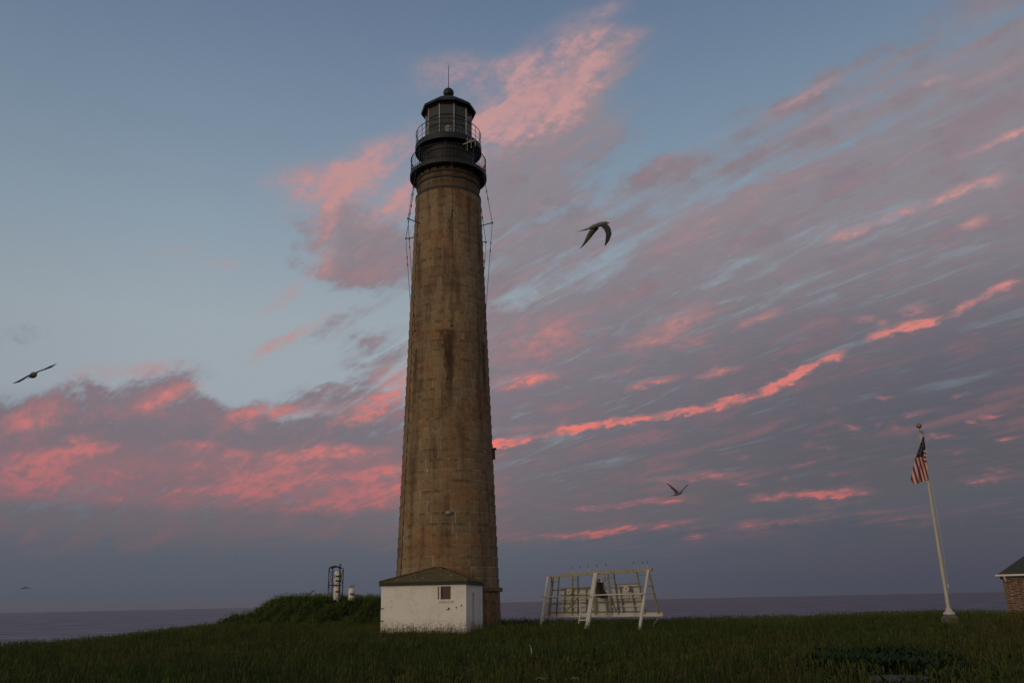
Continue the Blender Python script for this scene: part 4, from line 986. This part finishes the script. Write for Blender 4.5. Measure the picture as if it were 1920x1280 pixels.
def dock(px, py, D, hh, mat_, name, label, cat, group, heads):
    b0, h = plant_base(px, py, D); h = max(hh, h); T = thing(name, label, cat, tuple(b0), group); r = random.Random(int(px*7)); top = b0+Vector((r.uniform(-.08, .08), 0, h))
    MB().tube([b0-Vector((0, 0, .05)), b0.lerp(top, .5)+Vector((.01, 0, 0)), top], [.01, .008, .004], 6).build('stem', STEM, T)
    hd = MB()
    if heads == 'spike':
        for k in range(60):
            f = r.uniform(.4, 1.0); p = b0.lerp(top, f)+Vector((r.uniform(-1, 1), r.uniform(-1, 1), 0))*.045*(1.25-f); hd.lathe([(.003, -.014), (.013, 0), (.003, .014)], 5, p)
    else:
        for k in range(5):
            a_ = r.uniform(0, 2*PI); p = top+Vector((math.cos(a_)*.10, math.sin(a_)*.10, r.uniform(-.2, .06))); hd.tube([b0.lerp(top, .55), p], .006, 4)
            for _ in range(12): hd.lathe([(.004, -.008), (.022, 0), (.004, .014)], 6, p+Vector((r.uniform(-1, 1)*.05, r.uniform(-1, 1)*.05, r.uniform(-.02, .03))))
    hd.build('seed_head', mat_, T)
    lf = MB()
    for k in range(6):
        a_ = k*2.4+r.random(); d = Vector((math.cos(a_), math.sin(a_), .55)); s = b0+Vector((0, 0, h*(.05+.07*k))); sd = d.cross(Vector((0, 0, 1))).normalized()*.035
        lf.add([s-sd*.3, s+d*.1-sd, s+d*.24, s+d*.1+sd, s+sd*.3], [(0, 1, 2, 3, 4)])
    lf.build('leaf', STEM, T)
for i, (x, y, D) in enumerate([(1240, 1250, 21), (1334, 1242, 23), (1352, 1236, 24), (1368, 1244, 22.5), (1345, 1258, 20.5), (1388, 1250, 21.5), (1410, 1216, 28), (1290, 1222, 27)]):
    dock(x, y, D, .55, DOCK, 'dock_plant', 'upright rust coloured dock seed spike in the grass in front of the solar rack', 'plant', 'rusty dock spikes in the foreground grass', 'spike')
for i, (x, y) in enumerate([(411, 1163), (414, 1157), (420, 1155), (427, 1154), (433, 1153), (439, 1153), (446, 1154), (452, 1148), (424, 1160)]):
    dock(x, y+4, 58+i % 3*.7, .4, DSEED, 'seedhead_plant', 'dark flat topped seedhead plant against the sea at the left foot of the mound', 'plant', 'dark seedheads at the left foot of the mound', 'umbel')

# ------------------------------------------------------------------ grass
def build_grass():
    gm, t, b = material('grass_blade')
    at_ = t.new('ShaderNodeAttribute', attribute_type='INSTANCER', attribute_name='tint')
    oi = t.new('ShaderNodeAttribute', attribute_type='GEOMETRY', attribute_name='shade')
    c = t.mix(1.0, at_.outputs['Color'], oi.outputs['Color'], 'MULTIPLY')
    t.put(b.inputs['Base Color'], c); b.inputs['Roughness'].default_value = .7; b.inputs['Specular IOR Level'].default_value = .12
    b.inputs['Transmission Weight'].default_value = 0
    def tuft(name, nb, rad, h0, h1, w_, lean, seeds=0, leafy=False, rs=1):
        r = random.Random(rs); V = []; Fc = []; S = []
        for k in range(nb):
            a_ = r.uniform(0, 2*PI); q = rad*math.sqrt(r.random()); bx, by = q*math.cos(a_), q*math.sin(a_)
            da = r.uniform(0, 2*PI); h = r.uniform(h0, h1); le = lean*r.uniform(.3, 1.2)*h; dx, dy = math.cos(da), math.sin(da); sx, sy = -dy, dx
            seg = 4; o0 = len(V); tint = r.uniform(.75, 1.25)
            for i in range(seg+1):
                f = i/seg; ww = w_*(1-f**1.6)*.5 if not leafy else w_*.5*math.sin(PI*(.12+.86*f))
                x = bx+dx*le*f*f; y = by+dy*le*f*f; z = h*(f-.25*lean*f*f)
                V += [(x-sx*ww, y-sy*ww, z), (x+sx*ww, y+sy*ww, z)]; S += [tint]*2
            for i in range(seg): Fc.append((o0+2*i, o0+2*i+1, o0+2*i+3, o0+2*i+2))
        for k in range(seeds):
            a_ = r.uniform(0, 2*PI); q = rad*r.random()*1.2; bx, by = q*math.cos(a_), q*math.sin(a_); h = h1*r.uniform(1.0, 1.55); dx = r.uniform(-.12, .12); dy = r.uniform(-.12, .12)
            o0 = len(V); wd = [.003, .003, .003, .010, .009, .002]; hs = [0, .5, .8, .86, .94, 1.0]
            for wv, f in zip(wd, hs):
                x, y, z = bx+dx*f*f, by+dy*f*f, h*f; V += [(x-wv, y, z), (x+wv, y, z), (x, y+wv, z)]; S += [1.25]*3
            for i in range(5):
                for q in range(3): Fc.append((o0+i*3+q, o0+i*3+(q+1) % 3, o0+i*3+3+(q+1) % 3, o0+i*3+3+q))
        me = bpy.data.meshes.new(name); me.from_pydata(V, [], Fc); me.update(); me.materials.append(gm)
        ca = me.attributes.new('shade', 'FLOAT_COLOR', 'POINT'); ca.data.foreach_set('color', np.repeat(np.array(S, dtype=np.float32)[:, None], 4, 1).ravel())
        return bpy.data.objects.new(name, me)
    protos = [tuft('grass_tuft', 26, .16, .16, .40, .011, .55, 0, rs=1), tuft('grass_tuft', 24, .17, .2, .46, .010, .8, 1, rs=2), tuft('grass_tuft', 22, .15, .14, .34, .012, .4, 2, rs=3),
              tuft('seed_grass', 8, .14, .2, .42, .009, .5, 5, rs=4), tuft('weed_tuft', 22, .2, .12, .38, .05, .9, 0, True, rs=5)]
    # points
    P = []; 
    def wedge(r0, r1, dens, half=.74):
        n = int(dens*half*(r1*r1-r0*r0)); r_ = np.sqrt(rng.uniform(r0*r0, r1*r1, n)); a_ = rng.uniform(-half, half, n)
        return np.stack([r_*np.sin(a_), r_*np.cos(a_)], 1)
    P = np.concatenate([wedge(6, 16, 14), wedge(16, 27, 30, .68), wedge(27, 40, 20, .66), wedge(40, 60, 16, .66), wedge(60, 90, 5, .66)])
    # extra on the mound
    n = 7500; ex = np.stack([rng.uniform(MND.x-13, MND.x+12, n), rng.uniform(MND.y-9.2, MND.y+5, n)], 1); P = np.concatenate([P, ex])
    x, y = P[:, 0], P[:, 1]
    keep = np.hypot(x-TX, y-TY) > 3.35
    keep &= ~((np.abs(x-SLAB.x) < .62) & (y > SLAB.y-1.0) & (y < SLAB.y+.66))
    wd = np.array([math.sin(math.radians(8)), math.cos(math.radians(8))]); rt = np.array([wd[1], -wd[0]])
    rel = P-np.array([-2.60, 45.22]); la = rel @ rt; lb = rel @ wd
    keep &= ~((la > -4.5) & (la < .04) & (lb > -.06) & (lb < 5))
    P = P[keep]; x, y = P[:, 0], P[:, 1]; n = len(P); z = ground_np(x, y)-.02
    def fb(s, ox):  # cheap smooth noise
        return (np.sin(x*s+ox)*np.cos(y*s*.8+ox*2)+.6*np.sin(x*s*2.1-y*s*1.3+ox*3)+.4*np.sin(x*s*3.7+y*s*3.1+ox))/2
    q1 = fb(.35, 1.0)+rng.normal(0, .25, n); q2 = fb(.8, 4.0)+rng.normal(0, .3, n); q3 = fb(.22, 9.0)
    mound = (np.sqrt(((x-MND.x)/10.7)**2+((y-MND.y)/9.0)**2) < .98)
    dp = at(1665, 1236, 22.0); dr = Vector((dp.x, dp.y, 0)).normalized(); rx_ = (x-dp.x)*dr.x+(y-dp.y)*dr.y; lx_ = (x-dp.x)*dr.y-(y-dp.y)*dr.x; lush = (np.hypot(lx_/1.25, rx_/3.6) < 1+.18*q2+rng.normal(0, .2, len(x)))
    col = np.zeros((n, 4), np.float32); col[:, 3] = 1
    green = np.array([.026, .043, .009]); olive = np.array([.042, .046, .011]); rust = np.array([.055, .036, .014]); dark = np.array([.017, .031, .008])
    w1 = np.clip(q1*.6+.45, 0, 1)[:, None]; c = green*(1-w1)+olive*w1
    w2 = np.clip(q2*1.0-.08+q3*.4, 0, 1)[:, None]; c = c*(1-w2*.75)+rust*w2*.75
    w3 = np.clip(-q3*1.2-.1, 0, .55)[:, None]; c = c*(1-w3)+dark*w3
    c = np.where(mound[:, None], c*.35+np.array([.050, .084, .016])*.65, c)
    c = np.where(lush[:, None], dark*.9, c)
    c *= 1.5*rng.uniform(.75, 1.25, (n, 1)); col[:, :3] = c
    idx = rng.choice(4, n, p=[.36, .30, .24, .10]).astype(np.int32)
    near_edge = (np.hypot(x, y) > 44) & (rng.random(n) < .34); idx[near_edge] = 3
    idx[mound & (rng.random(n) < .1)] = 4; idx[lush & (rng.random(n) < .6)] = 4
    weeds = rng.random(n) < np.clip(.04+q3*.12, 0, .3); idx[weeds & ~near_edge] = 4
    scl = rng.uniform(.7, 1.25, n).astype(np.float32); scl *= .82
    scl[lush] *= 1.45
    # lower turf towards the left brow
    me = bpy.data.meshes.new('grass'); me.vertices.add(n); me.vertices.foreach_set('co', np.stack([x, y, z], 1).astype(np.float32).ravel())
    def attr(nm, typ, key, data): a_ = me.attributes.new(nm, typ, 'POINT'); a_.data.foreach_set(key, data.ravel())
    attr('tint', 'FLOAT_COLOR', 'color', col); attr('pick', 'INT', 'value', idx); attr('scl', 'FLOAT', 'value', scl); attr('rotz', 'FLOAT', 'value', rng.uniform(0, 2*PI, n).astype(np.float32))
    o = bpy.data.objects.new('grass', me); COL.objects.link(o)
    ng = bpy.data.node_groups.new('grass_scatter', 'GeometryNodeTree'); ng.interface.new_socket('Geometry', in_out='INPUT', socket_type='NodeSocketGeometry'); ng.interface.new_socket('Geometry', in_out='OUTPUT', socket_type='NodeSocketGeometry')
    N = ng.nodes; Lk = ng.links
    gi = N.new('NodeGroupInput'); go = N.new('NodeGroupOutput'); iop = N.new('GeometryNodeInstanceOnPoints'); m2p = N.new('GeometryNodeMeshToPoints')
    Lk.new(gi.outputs[0], m2p.inputs['Mesh']); Lk.new(m2p.outputs[0], iop.inputs['Points'])
    gti = N.new('GeometryNodeGeometryToInstance')
    for pr in protos[::-1]:
        inf = N.new('GeometryNodeObjectInfo'); inf.inputs['Object'].default_value = pr; Lk.new(inf.outputs['Geometry'], gti.inputs[0])
    def named(nm, typ):
        a_ = N.new('GeometryNodeInputNamedAttribute'); a_.data_type = typ; a_.inputs[0].default_value = nm; return a_.outputs[0]
    Lk.new(gti.outputs[0], iop.inputs['Instance']); iop.inputs['Pick Instance'].default_value = True
    Lk.new(named('pick', 'INT'), iop.inputs['Instance Index']); Lk.new(named('scl', 'FLOAT'), iop.inputs['Scale'])
    cx = N.new('ShaderNodeCombineXYZ'); Lk.new(named('rotz', 'FLOAT'), cx.inputs[2]); Lk.new(cx.outputs[0], iop.inputs['Rotation'])
    Lk.new(iop.outputs[0], go.inputs[0])
    md = o.modifiers.new('scatter', 'NODES'); md.node_group = ng
    tag(o, 'rough dark green meadow grass with seed stems covering the ground', 'grass', kind='stuff')
    print('grass tufts', n)
build_grass()

for o in bpy.data.objects:
    if '_w' in o: del o['_w']
vs = sc.view_settings; vs.view_transform = 'Standard'; vs.look = 'None'; vs.exposure = 0; vs.gamma = 1; vs.use_curve_mapping = False
